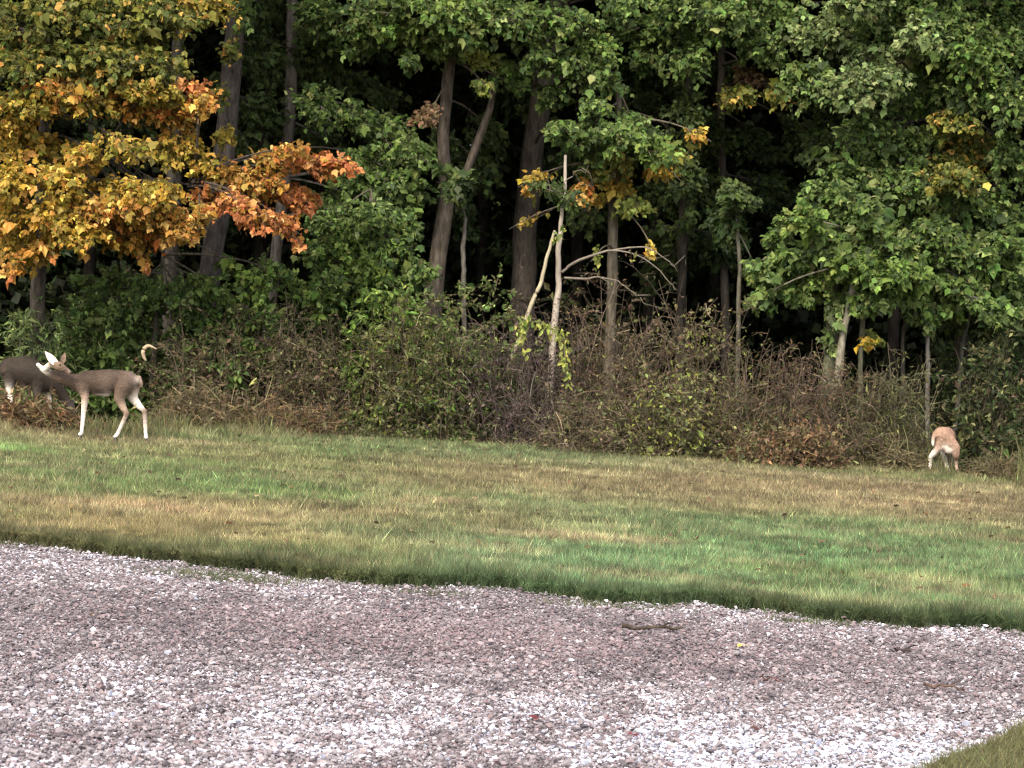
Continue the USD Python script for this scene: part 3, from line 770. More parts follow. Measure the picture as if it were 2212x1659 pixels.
front_tree('young_tree', 'dim slender trunk between the yellow-leaved tree and the dark gap', [(1472, 670, 20), (1476, 480, 24), (1484, 300, 20), (1490, 150, 17)], 35.2, 8, [(1488, 250, 46, 60, G_DIM, 34.7), (1482, 390, 46, 60, G_DIM, 34.7), (1490, 480, 30, 30, G_DIM, 34.6), (1520, 420, 80, 70, G_DIM), (1450, 520, 60, 50, G_DIM), (1530, 300, 60, 50, G_DIM), (1440, 430, 60, 40, G_DIM), (1560, 540, 60, 50, G_DARK), (1420, 600, 50, 40, G_DIM)], woodc=(.06, .053, .042), crown=None, top=5.0)
front_tree('oak_tree', 'leafy oak at upper right of centre with olive and rusty lower leaves', [(1566, 640, 20), (1560, 420, 19), (1558, 200, 17), (1562, 20, 15)], 36.4, 9,
           [(1400, 70, 110, 56, G_MID), (1480, 140, 66, 46, G_MID), (1560, 50, 95, 56, G_MID), (1640, 110, 76, 46, G_MID), (1710, 60, 90, 56, G_MID), (1590, 215, 56, 34, G_OLIVE), (1690, 215, 40, 24, G_OLIVE), (1620, 175, 50, 14, RUST), (1470, 20, 90, 40, G_MID), (1620, 20, 90, 40, G_MID), (1390, 140, 40, 30, G_MID), (1540, 160, 50, 40, G_DIM), (1640, 320, 60, 50, G_DARK), (1680, 420, 60, 50, G_DARK), (1620, 420, 50, 60, G_DARK), (1740, 180, 60, 60, G_MID), (1740, 300, 50, 50, G_DIM), (1500, 80, 80, 40, G_BRIGHT), (1660, 60, 80, 40, GREY_G), (1440, 200, 50, 30, G_DIM)], woodc=(.07, .06, .05), dY=(-2.6, -1.2))
front_tree('oak_tree', 'dense green leafy tree that fills the upper right corner', [(2075, 800, 34), (2080, 500, 32), (2090, 200, 28), (2096, 0, 25)], 34.4, 10,
           [(1810, 80, 105, 64, GREY_G), (1925, 55, 115, 66, G_MID), (2050, 75, 115, 76, G_MID), (2160, 60, 95, 76, G_MID), (1860, 195, 100, 62, GREY_G), (1985, 200, 105, 66, G_MID), (2100, 200, 105, 66, G_MID), (2190, 215, 60, 70, G_MID), (1800, 300, 72, 50, G_DARK), (1970, 320, 70, 50, G_MID), (2080, 330, 105, 64, G_OLIVE), (2185, 350, 60, 64, G_MID),
            (1955, 400, 84, 46, G_MID), (2065, 440, 95, 56, G_MID), (2165, 460, 75, 56, G_MID), (1870, 300, 70, 60, G_MID), (1985, 0, 120, 40, G_MID), (2140, 0, 110, 40, G_MID), (1850, 10, 90, 40, GREY_G), (2060, 270, 70, 30, G_OLIVE), (2150, 540, 70, 40, G_MID), (1900, 130, 80, 30, GREY_G), (2190, 600, 50, 60, G_MID), (1840, 380, 70, 50, G_MID), (1760, 340, 50, 50, G_DIM), (1920, 480, 80, 50, G_MID), (2020, 520, 80, 50, G_MID), (2110, 520, 80, 46, G_MID), (2000, 90, 90, 50, GREY_G), (2100, 140, 90, 50, G_BRIGHT), (1960, 150, 80, 40, G_BRIGHT), (2060, 390, 80, 40, G_OLIVE), (1780, 230, 60, 40, G_DIM), (2180, 120, 60, 60, G_MID)], woodc=(.07, .06, .05), dens=1600, single=220, ncrown=2400)

front_tree('young_tree', 'bushy green young tree below the orange bough tips, left of the forked trunk', [(772, 760, 18), (778, 640, 15), (790, 540, 11)], 32.9, 16,
           [(690, 560, 60, 50, G_MID), (750, 545, 70, 56, G_BRIGHT), (840, 550, 66, 50, G_MID), (900, 590, 44, 50, G_MID), (715, 630, 70, 50, G_MID), (800, 640, 76, 50, G_BRIGHT), (655, 640, 46, 40, G_MID), (875, 490, 56, 46, G_MID), (800, 470, 60, 40, G_MID), (720, 480, 50, 36, G_MID), (690, 700, 50, 40, G_MID), (820, 590, 60, 40, G_BRIGHT), (860, 660, 50, 40, G_BRIGHT)], top=3.4, woodc=(.12, .11, .08), crown=None, size=.07, dY=(-.7, -.1))
front_tree('young_tree', 'green-leaved young tree under the orange boughs, behind the standing deer', [(330, 800, 14), (336, 690, 12), (345, 610, 8)], 32.4, 17,
           [(210, 610, 56, 40, G_MID), (290, 640, 64, 44, G_MID), (370, 650, 64, 44, G_MID), (450, 630, 60, 40, G_MID), (540, 620, 66, 44, G_BRIGHT), (610, 600, 46, 36, G_MID), (250, 690, 60, 36, G_MID), (420, 690, 60, 36, G_MID), (190, 670, 40, 40, G_MID), (510, 670, 50, 36, G_MID)], top=2.7, woodc=(.1, .09, .07), crown=None, size=.068, dY=(-.6, 0), dens=1000)

# saplings
rows = trunk_rows([(1199, 700, 16), (1207, 570, 14), (1214, 470, 9), (1222, 335, 6)], 32.6)
T = Plant('dead_sapling', 'pale dead sapling at the centre with bare boughs arching right', 'sapling', (*rows[0][:2], 0), None, 12, wood=PALEBARK, woodc=(.33, .285, .235))
T.trunk(rows, sides=8, wob=.02)
for ex in ([(1212, 588, 7), (1258, 560, 7), (1320, 541, 6), (1390, 557, 4.5), (1450, 614, 3)], [(1218, 600, 6), (1262, 602, 6), (1298, 599, 5.5), (1315, 615, 4)], [(1320, 541, 5), (1400, 535, 4), (1455, 575, 3)], [(1216, 400, 3), (1240, 375, 2.5), (1255, 365, 2)], [(1300, 599, 4), (1340, 610, 4), (1375, 640, 3)]):
    e_ = np.array([np.append(at(float(a), float(b), 32.55), w_ * mpp(32.5)) for a, b, w_ in ex])
    e_[:, 3] *= np.linspace(.95, .55, len(e_))
    T.woodc = np.array((.17, .145, .115))
    T.trunk(e_, name='branch', sides=6, n=18, wob=.03)
    for q_ in range(3):
        a_ = e_[-1 - q_ % 2, :3] + T.rng.normal(0, .02, 3)
        T.limb(np.array([a_, a_ + T.rng.normal(0, .07, 3) + [.05, 0, -.02], a_ + T.rng.normal(0, .12, 3) + [.12, 0, -.06]]), .005, .002, 'twig', 4)
T.bough(1208, 515, 10, 22, 32.4, YGREEN, 'oval', .07, root=at(1208., 510., 32.6))
T.bough(1190, 410, 50, 34, 32.5, G_DIM, 'oval', .07, root=at(1216., 420., 32.6))
T.bough(1225, 435, 40, 26, 32.35, G_DIM, 'oval', .07, root=at(1214., 450., 32.6))
T.finish(10)
rows = trunk_rows([(1142, 676, 9), (1163, 622, 9), (1184, 552, 8), (1198, 498, 6)], 32.35)
T = Plant('leaning_stem', 'thin bare pale stem leaning right toward the dead sapling', 'sapling', (*rows[0][:2], 0), None, 13, wood=PALEBARK, woodc=(.35, .31, .21))
T.trunk(rows, sides=7)
T.finish()
for q, (pts, Y, lab, wc, bo) in enumerate([
    ([(1003, 660, 11), (1001, 560, 11), (1006, 470, 9)], 33.4, 'thin grey sapling right beside the forked trunk', (.13, .12, .10), [(985, 400, 40, 40, G_DIM, 33.0)]),
    ([(1596, 680, 11), (1597, 560, 9), (1592, 470, 6)], 33.4, 'thin upright sapling at the left rim of the dark gap', (.11, .105, .08), [(1590, 430, 46, 40, G_DIM, 33.2), (1575, 500, 40, 30, G_DIM, 33.6), (1640, 600, 40, 24, G_BRIGHT), (1690, 618, 52, 24, G_BRIGHT), (1560, 480, 40, 40, G_DARK)]),
    ([(1806, 830, 19), (1822, 720, 18), (1838, 640, 15), (1860, 560, 11), (1866, 510, 7)], 32.6, 'pale crooked sapling leaning right at the right of the dark gap', (.26, .24, .18), [(1640, 655, 40, 22, G_MID, 32.6), (1700, 560, 46, 30, G_MID, 32.6), (1880, 660, 50, 30, G_MID, 32.4), (1830, 560, 50, 30, G_MID, 32.3), (1865, 490, 50, 30, G_MID, 32.3), (1870, 450, 50, 34, G_MID, 32.3), (1820, 590, 34, 30, G_BRIGHT, 32.3), (1850, 455, 74, 46, G_MID), (1790, 420, 70, 44, G_MID), (1730, 480, 50, 40, G_BRIGHT), (1905, 590, 80, 48, G_BRIGHT), (1840, 540, 60, 40, G_MID), (1900, 520, 60, 40, G_MID), (1780, 520, 60, 34, G_MID)]),
    ([(1793, 760, 32), (1800, 660, 30), (1806, 560, 26), (1812, 430, 20)], 33.2, 'vine-wrapped straight trunk just left of the pale crooked sapling', (.13, .14, .085), [(1700, 600, 66, 32, G_MID), (1765, 575, 60, 44, G_MID), (1650, 580, 46, 30, G_MID), (1830, 640, 40, 30, G_MID), (1720, 650, 40, 24, G_MID), (1760, 610, 50, 30, G_BRIGHT), (1680, 520, 40, 26, G_MID), (1740, 640, 40, 26, G_BRIGHT), (1800, 690, 18, 50, GREY_G), (1790, 745, 22, 30, GREY_G)]),
    ([(2004, 810, 10), (2004, 700, 8), (1998, 620, 6), (2000, 560, 5)], 33.0, 'thin grey sapling left of the right-hand deer, under green leaves', (.17, .16, .14), [(1960, 610, 76, 40, G_BRIGHT), (1940, 555, 56, 40, G_MID), (2085, 565, 80, 44, G_MID), (1930, 640, 70, 34, G_MID), (2040, 620, 70, 40, G_MID), (2000, 680, 60, 26, G_MID), (1960, 560, 60, 40, G_BRIGHT), (2100, 640, 60, 40, G_MID), (2160, 680, 60, 40, G_MID)]),
    ([(1951, 815, 10), (1950, 740, 9), (1956, 690, 8), (1970, 600, 7)], 33.6, 'thin brown sapling forking under the leaves right of the pale crooked one', (.11, .095, .075), [(2040, 500, 50, 40, G_MID)]),
    ([(1858, 800, 11), (1862, 730, 11), (1866, 660, 10), (1880, 560, 8)], 33.0, 'thin green-stemmed sapling with one yellowing leaf cluster low down', (.14, .14, .09), [(1892, 736, 24, 20, YGREEN), (1880, 745, 14, 14, YELLOW)]),
    ([(2072, 830, 10), (2080, 740, 9), (2094, 680, 8), (2110, 560, 7)], 33.8, 'thin dim sapling rising above the right-hand deer', (.11, .105, .085), [(2130, 640, 70, 44, GREY_G), (2190, 665, 50, 50, G_MID), (2080, 690, 60, 40, G_DIM), (2160, 720, 60, 40, G_DIM), (2060, 650, 60, 34, G_MID, 33.2), (2150, 600, 60, 40, G_MID, 33.2), (2195, 560, 40, 50, G_MID, 33.2)]),
]):
    front_tree('sapling', lab, pts, Y, 40 + q, bo, top=[3.0, 3.35, 3.1, 3.6, 2.9, 2.9, 2.6, 2.9][q], woodc=np.array(wc), crown=None, single=40, dY=(-.6, .2), size=.088, dens=1150, cat='sapling')


# ------------------------------------------------------------------ shrubs and thicket
def bush(name, label, px, w_px, top, Y, seed, pal, kind='oval', size=.05, leaves=2600, stems=60, stemc=(.10, .078, .062), deep=.7, bottom=None, leafmat=LEAF, cat='shrub', arch=.35, single=0, low=0.0, twigpal=None):
    if name != 'leafy_shrub':
        kind = {'oval': 'kite', 'narrow': 'slim'}[kind]
    size = size * (1.0 if name == 'leafy_shrub' else 1.25)
    leaves = int(leaves * (2.8 if name == 'leafy_shrub' else 1.9))
    stemc = np.array(stemc) * np.array([.66, .67, .58])
    k = mpp(Y)
    r = np.random.default_rng(seed)
    c = at(float(px), float(top), Y)
    h = c[2]
    base = np.array([at(float(px), 900.0, Y)[0], Y, 0.0])
    T = Plant(name, label, cat, base, None, seed, woodc=stemc, leafmat=leafmat)
    rx = w_px * k * (1.2 if 'shrub' not in name else 1.08)
    a, q = r.uniform(0, 2 * np.pi, stems), np.sqrt(r.uniform(0, 1, stems))
    B0 = base + np.stack([np.cos(a) * q * rx * .7, np.sin(a) * q * deep * .6, np.full(stems, -.02)], -1)
    d = unit(r.normal(size=(stems, 3))); d[:, 2] = np.abs(d[:, 2])
    rad = r.uniform(.45, 1.06, (stems, 1)) ** .5
    d = d / (np.abs(d) ** 3.2).sum(1, keepdims=True) ** (1 / 3.2)
    tip = base + np.array([0, 0, low * h]) + d * rad * np.array([rx, deep, h * (1 - low)]) * np.exp(r.normal(0, .08, (stems, 1)))
    mid = B0 * .45 + tip * .55 + np.stack([r.normal(0, .1, stems), r.normal(0, .08, stems), r.uniform(0, arch, stems) * tip[:, 2]], -1)
    S = bez(B0[:, None], mid[:, None], tip[:, None], np.broadcast_to(np.linspace(0, 1, 7), (stems, 7)))
    rr = r.uniform(.004, .009, (stems, 1)) * np.linspace(1, .35, 7)
    sc = np.array(stemc) * np.exp(r.normal(0, .35, (stems, 1)))
    v, f = tubes(S, rr, 4)
    put(T.t, 'stems', v, f, TWIG, tint=np.repeat(sc, 28, 0), origin=base, kind='stuff')
    # side twigs
    nt = stems * 7
    si = r.integers(0, stems, nt); ts = r.uniform(.25, 1, nt)
    t0 = bez(B0[si], mid[si], tip[si], ts)
    ln = r.uniform(.12, .42, nt)[:, None]
    dirv = unit(np.stack([r.normal(size=nt), r.normal(size=nt) - .25, r.normal(.15, .7, nt)], -1))
    t2 = t0 + dirv * ln; t2[:, 2] = np.maximum(t2[:, 2], .03)
    t1 = (t0 + t2) / 2 + r.normal(0, .03, (nt, 3)) + np.array([0, 0, .03])
    tw = bez(t0[:, None], t1[:, None], t2[:, None], np.broadcast_to(np.linspace(0, 1, 3), (nt, 3)))
    v, f = tubes(tw, np.broadcast_to([.0032, .0024, .0012], (nt, 3)), 3)
    tc = np.array(stemc) * np.exp(r.normal(.15, .6, (nt, 1))) * np.exp(r.normal(0, .06, (nt, 3)))
    put(T.t, 'twigs', v, f, TWIG, tint=np.repeat(tc, 9, 0), origin=base, kind='stuff')
    li = r.integers(0, nt, leaves); sl = r.uniform(.15, 1.05, leaves)
    P = bez(t0[li], t1[li], t2[li], sl) + r.normal(0, .025, (leaves, 3))
    P[:, 2] = np.maximum(P[:, 2], .04)
    tdir = unit(t2 - t0)[li] * .5 + r.normal(0, .5, P.shape) + np.array([0, 0, -.25])
    N = np.array([0, -.5, .55]) + r.normal(0, .5, P.shape)
    T.keep(kind, (P, tdir, N, size * np.exp(r.normal(0, .35, leaves)), pick(pal, leaves, r, .38) * (1.0 if 'shrub' in name else .84)))
    return T.finish(single)


BR, BR2, DK = (.115, .088, .072), (.15, .118, .096), (.07, .058, .046)
bush('leafy_shrub', 'broad green shrub of rounded leaves below the orange boughs, behind the left deer', 330, 130, 590, 32.6, 201, G_MID, 'oval', .085, 2600, 40, single=80)
bush('leafy_shrub', 'green shrub left of the broad one, over the shaded deer at the left edge', 190, 80, 575, 32.9, 202, G_MID + [((.16, .26, .1), .4)], 'oval', .085, 1500, 30, single=50)
bush('leafy_shrub', 'green shrub under the red-orange bough tips, right of the thickest left trunk', 520, 120, 578, 32.4, 203, G_MID, 'oval', .08, 2300, 40, single=70)
bush('leafy_shrub', 'tall bright green shrub left of the forked brown trunk', 760, 140, 462, 32.6, 204, G_BRIGHT, 'oval', .075, 3600, 50, single=90)
bush('leafy_shrub', 'bright yellow-green shrub at the foot of the forked brown trunk', 850, 95, 585, 32.1, 205, G_BRIGHT + [((.26, .32, .07), .5)], 'oval', .07, 2400, 40, single=60)
bush('leafy_shrub', 'low green shrub in front of the stout centre trunk', 1030, 120, 630, 32.5, 206, G_MID + DRYGREEN[:2], 'oval', .055, 2600, 50)
bush('vine_shrub', 'grey-green trailing vines on the maple trunk at the left edge', 85, 65, 640, 32.0, 207, GREY_G, 'narrow', .085, 1700, 44, stemc=(.14, .15, .10))
bush('dry_bush', 'brown twiggy bush right behind the left deer\'s rump', 420, 100, 680, 31.9, 208, BROWN + GREY_G[:1], 'oval', .042, 2100, 80, stemc=BR)
bush('dry_bush', 'grey-brown twiggy bush below the green shrub with bare arching stems', 590, 120, 628, 32.0, 209, BROWN + DRYGREEN, 'oval', .042, 2400, 95, stemc=BR2)
bush('dry_bush', 'brown brush with a dark hollow beneath it, left of centre', 700, 100, 690, 31.8, 210, BROWN + DRYGREEN, 'oval', .04, 1900, 75, stemc=BR)
bush('dry_bush', 'olive brown bush with a pale forked stem below the yellow-green shrub', 850, 105, 650, 31.7, 211, DRYGREEN + G_OLIVE[:1], 'oval', .045, 2300, 80, stemc=BR)
bush('dry_bush', 'green and brown bush left of the dark purple-brown bramble', 970, 100, 668, 31.8, 212, DRYGREEN + G_MID[:2], 'oval', .045, 2300, 80, stemc=BR)
bush('bramble', 'dark purple-brown bramble of bare twigs at the centre', 1130, 115, 665, 31.8, 213, [((.085, .062, .055), 4), ((.13, .1, .09), 2), ((.05, .038, .034), 3)], 'oval', .034, 2100, 130, stemc=(.105, .08, .078))
bush('bramble', 'brown domed bramble right of the dead sapling', 1330, 140, 618, 32.0, 214, BROWN, 'oval', .036, 2900, 150, stemc=(.12, .09, .078))
bush('bramble', 'brown and yellow-green domed thicket left of the dark gap', 1490, 130, 622, 32.0, 215, BROWN + DRYGREEN + YGREEN[:1], 'oval', .042, 3000, 130, stemc=BR)
bush('bramble', 'low tangle of grey-brown stems before the domed brambles', 1270, 130, 840, 31.3, 216, BROWN + DRYGREEN, 'oval', .036, 2000, 110, stemc=BR2)
bush('bramble', 'low olive brown brush before the yellow-green domed thicket', 1440, 120, 800, 31.4, 217, DRYGREEN + YGREEN[:1], 'oval', .046, 2200, 90, stemc=BR)
bush('leafy_shrub', 'small yellow-green plants at the lawn edge below the domed thicket', 1440, 62, 938, 31.4, 218, YGREEN[:1] + DRYGREEN + G_MID[:1], 'oval', .05, 380, 30, deep=.3)
bush('dry_bush', 'brown weedy brush at the left rim of the dark gap', 1620, 90, 740, 31.7, 219, BROWN + DRYGREEN, 'narrow', .05, 2000, 90, stemc=BR, arch=.1)
bush('dry_bush', 'reddish brown weeds under the dark gap', 1720, 95, 722, 32.0, 220, BROWN + [((.13, .075, .055), 3)], 'narrow', .045, 2200, 110, stemc=(.115, .085, .075), arch=.1)
bush('dry_bush', 'brown weeds around the foot of the pale crooked sapling', 1830, 95, 775, 31.8, 221, BROWN + DRYGREEN, 'narrow', .045, 2200, 110, stemc=BR, arch=.1)
bush('dry_bush', 'olive brown weeds left of the right-hand deer', 1930, 90, 755, 31.9, 222, DRYGREEN, 'narrow', .055, 2200, 100, stemc=(.10, .09, .066), arch=.1)
bush('dry_bush', 'dark upright weeds directly behind the right-hand deer', 2040, 95, 745, 34.6, 223, DRYGREEN + G_DARK[:2], 'narrow', .055, 2600, 100, stemc=(.09, .082, .062), arch=.1)
bush('dry_bush', 'dark grey-green brush at the right edge', 2165, 100, 690, 32.8, 224, G_DARK + DRYGREEN, 'oval', .06, 2800, 90, stemc=DK)
bush('leafy_shrub', 'dim grey-green shrub above the right-hand deer, under the corner tree', 2110, 100, 660, 34.4, 225, GREY_G + G_DARK, 'oval', .07, 2200, 40)
bush('rusty_bush', 'low rusty brown bush at the lawn edge left of the right-hand deer', 1740, 72, 915, 30.6, 226, RUST + BROWN, 'oval', .05, 1500, 60, stemc=(.15, .10, .065), deep=.4, leafmat=DRYLEAF)
bush('rusty_bush', 'smaller rusty weeds between the dark gap and the domed thicket', 1640, 50, 930, 30.7, 227, RUST + DRYGREEN, 'oval', .045, 700, 40, stemc=(.13, .09, .06), deep=.3, leafmat=DRYLEAF)
bush('fern_clump', 'orange-brown fern clump hiding the legs of the shaded deer', 40, 70, 862, 28.75, 228, RUST, 'narrow', .085, 1300, 46, stemc=(.17, .11, .06), deep=.25, leafmat=DRYLEAF, cat='fern')
bush('fern_clump', 'smaller orange-brown fern beside the front leg of the left deer', 118, 42, 884, 28.7, 229, RUST + BROWN, 'narrow', .075, 600, 30, stemc=(.17, .11, .06), deep=.2, leafmat=DRYLEAF, cat='fern')
bush('dry_grass_clump', 'tan dry grass clump right of the left deer', 420, 90, 840, 31.0, 230, [((.17, .13, .075), 3), ((.12, .10, .055), 3), ((.2, .16, .09), 1)], 'narrow', .07, 1500, 150, stemc=(.17, .135, .085), deep=.4, arch=.05, cat='grass clump')
bush('dry_grass_clump', 'rusty dry grass clump below the grey-brown twiggy bush', 610, 110, 870, 31.0, 231, RUST + BROWN, 'narrow', .065, 1400, 140, stemc=(.16, .115, .075), deep=.4, arch=.05, cat='grass clump')
bush('dry_grass_clump', 'tan weeds beside the right-hand deer at the right edge', 2165, 45, 995, 30.9, 232, [((.15, .125, .07), 3), ((.11, .10, .05), 3)], 'narrow', .06, 700, 90, stemc=(.15, .125, .08), deep=.3, arch=.05, cat='grass clump')
bush('dry_grass_clump', 'sparse tan weeds just left of the right-hand deer', 1950, 36, 965, 31.2, 233, [((.15, .125, .07), 3), ((.11, .10, .05), 3)], 'narrow', .06, 500, 70, stemc=(.15, .125, .08), deep=.3, arch=.05, cat='grass clump')
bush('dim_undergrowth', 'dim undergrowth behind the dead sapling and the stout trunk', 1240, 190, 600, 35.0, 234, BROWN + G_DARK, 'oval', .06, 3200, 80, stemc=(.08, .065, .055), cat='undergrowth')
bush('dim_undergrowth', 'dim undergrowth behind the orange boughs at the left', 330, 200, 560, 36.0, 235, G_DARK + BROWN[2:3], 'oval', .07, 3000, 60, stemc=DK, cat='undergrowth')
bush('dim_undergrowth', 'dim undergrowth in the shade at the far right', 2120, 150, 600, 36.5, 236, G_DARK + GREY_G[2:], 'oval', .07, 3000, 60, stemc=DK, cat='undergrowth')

# hanging vine with yellow-green leaves at the centre
T = Plant('hanging_vine', 'yellow-green leafy vine hanging down the purple-brown bramble', 'vine', at(1232., 840., 30.9), None, 301, woodc=(.15, .15, .08))
for px0, py0, px1, py1 in ((1130, 690, 1215, 725), (1215, 720, 1226, 835), (1125, 690, 1130, 760)):
    p0, p1 = at(float(px0), float(py0), 31.0), at(float(px1), float(py1), 30.9)
    L = bez(p0, (p0 + p1) / 2 + np.array([0, 0, .06]), p1, np.linspace(0, 1, 10))
    T.limb(L, .006, .003, 'vine_stem')
    n = 60
    s_ = T.rng.uniform(0, 1, n)
    P = bez(p0, (p0 + p1) / 2 + np.array([0, 0, .06]), p1, s_) + T.rng.normal(0, .035, (n, 3))
    T.keep('oval', (P, T.rng.normal(0, .5, (n, 3)) + np.array([0, 0, -.8]), np.array([0, -.8, .3]) + T.rng.normal(0, .3, (n, 3)), .075 * np.exp(T.rng.normal(0, .2, n)), pick(YGREEN, n, T.rng)))
T.finish(90)

# ------------------------------------------------------------------ deer
def sphere_pts(c, r):
    return np.asarray(c) + r * SPH


_s = trimesh.creation.icosphere(2)
SPH = _s.vertices

COATC = {'e': (.62, .53, .48), 'b': (.042, .030, .022), 'd': (.017, .013, .010), 't': (.15, .105, .075), 'w': (.70, .63, .55), 'p': (.36, .26, .20), 'm': (.082, .057, .043), 'n': (.02, .017, .015), 'r': (.24, .15, .105), 'g': (.045, .037, .031), 'k': (.026, .020, .015)}  # k and g are darkened to stand for the rear deer's shade


def deer(name, label, org, px_m, joints, bones, ears, eyes, noses, hooves, spine_y=0.0, coat=None, spots=None):
    """joints: name -> (u, v, depth offset, radius in photo units, colour); u, v in one close-up's units, px_m of them to a metre; org = (u, v, world point)"""
    J = {}
    c3, s3 = math.cos(ROLL), math.sin(ROLL)
    for k_, (u_, v_, dy, r_, col) in joints.items():
        du, dv = (u_ - org[0]) / px_m, (org[1] - v_) / px_m
        x_, z_ = du * c3 - dv * s3, dv * c3 + du * s3
        J[k_] = (np.array([org[2][0] + x_, org[2][1] + dy, org[2][2] + z_]), r_ / px_m, COATC[col])
    for k_ in hooves:
        p, r_, cc_ = J[k_]
        p[2] = LAWN_Z + .055
    parts = []
    for chain in bones:
        for a_, b_ in zip(chain[:-1], chain[1:]):
            parts.append(m3.Manifold.hull_points(np.vstack([sphere_pts(*J[a_][:2]), sphere_pts(*J[b_][:2])]).astype(np.float32)))
    body = m3.Manifold.batch_boolean(parts, m3.OpType.Add).refine_to_length(.022)
    mm = body.to_mesh()
    tm = trimesh.Trimesh(np.array(mm.vert_properties[:, :3]), np.array(mm.tri_verts), process=True)
    trimesh.smoothing.filter_taubin(tm, lamb=.5, nu=.52, iterations=14)
    V = np.array(tm.vertices)
    W = np.zeros(len(V)); Cc = np.zeros((len(V), 3))
    for chain in bones:
        for a_, b_ in zip(chain[:-1], chain[1:]):
            (pa, ra, ca), (pb, rb, cb) = J[a_], J[b_]
            for q_ in np.linspace(0, 1, 5):
                p = pa + (pb - pa) * q_; rr_ = ra + (rb - ra) * q_
                col = np.array(ca) + (np.array(cb) - np.array(ca)) * q_
                d_ = np.linalg.norm(V - p, axis=1) / rr_
                w_ = 1 / (d_ + .05) ** 7
                W += w_; Cc += w_[:, None] * col
    col = Cc / W[:, None]
    col *= (.8 + .4 * meshkit.fbm(V * [9, 9, 22], 3))[:, None]
    if spots is not None:
        col *= (1 + spots * np.clip((meshkit.noise(V * 26) - .7) / .12, 0, 1))[:, None]
    base = np.array([J[hooves[0]][0][0], J[hooves[0]][0][1], LAWN_Z])
    t = thing(name, label, 'deer', base)
    put(t, 'body', V, tm.faces, COAT, tint=col, smooth=True, origin=base)

    def world(u_, v_, dy):
        du, dv = (u_ - org[0]) / px_m, (org[1] - v_) / px_m
        return np.array([org[2][0] + du * c3 - dv * s3, org[2][1] + dy, org[2][2] + dv * c3 + du * s3])
    for (ru, rv, tu, tv_, dy, wid, fc, bc) in ears:
        p0, p1 = world(ru, rv, dy), world(tu, tv_, dy)
        ic = trimesh.creation.icosphere(3)
        q_ = np.array(ic.vertices)
        L_ = np.linalg.norm(p1 - p0)
        ax = (p1 - p0) / L_
        nrm = np.array([0, -1.0, .15]); nrm = unit(nrm - (nrm @ ax) * ax)
        sdv = np.cross(nrm, ax)
        s_ = (q_[:, 0] + 1) / 2
        prof = np.sin(np.pi * np.clip(s_ * .93 + .07, 0, 1)) ** .75 * (1 - .35 * s_)
        yw = q_[:, 1] / np.maximum(np.sqrt(np.maximum(1 - q_[:, 0] ** 2, 1e-6)), 1e-3) * prof
        yw = np.clip(yw, -1, 1)
        cup = .35 * wid * (yw ** 2)
        V2 = p0 + (s_ * L_)[:, None] * ax + (yw * wid / 2 / px_m)[:, None] * sdv + (q_[:, 2] * .008 + cup / px_m)[:, None] * nrm
        rim = np.clip((np.abs(yw) - .75) / .2, 0, 1)[:, None]
        cin = np.array(COATC[fc]) * (1 - rim * .35)
        cl = np.where(q_[:, 2:3] > -.1, cin, np.array(COATC[bc]))
        put(t, 'ear', V2, ic.faces, COAT, tint=cl, smooth=True, origin=base)
    for (u_, v_, dy, r_) in eyes:
        ic = trimesh.creation.icosphere(2)
        put(t, 'eye', ic.vertices * r_ / px_m + world(u_, v_, dy), ic.faces, EYE, smooth=True, origin=base)
    for (u_, v_, dy, r_) in noses:
        ic = trimesh.creation.icosphere(2)
        put(t, 'nose', ic.vertices * [1.0, 1.2, .8] * r_ / px_m + world(u_, v_, dy), ic.faces, HOOF, smooth=True, origin=base)
    for k_ in hooves:
        p, r_, _ = J[k_]
        prev = p
        pts = []
        for sx in (-1, 1):
            hull = [prev + np.array([dx, dy2, dz]) for dx, dy2, dz in ((-.028, sx * .012 - .010, -.05), (.02, sx * .012 - .010, -.05), (-.028, sx * .012 + .010, -.05), (.02, sx * .012 + .010, -.05), (-.016, sx * .010 - .009, -.005), (.018, sx * .010 - .009, 0), (-.016, sx * .010 + .009, -.005), (.018, sx * .010 + .009, 0))]
            pts.append(trimesh.convex.convex_hull(np.array(hull)))
        hm = trimesh.util.concatenate(pts)
        put(t, 'hoof', hm.vertices, hm.faces, HOOF, origin=base)
    return t


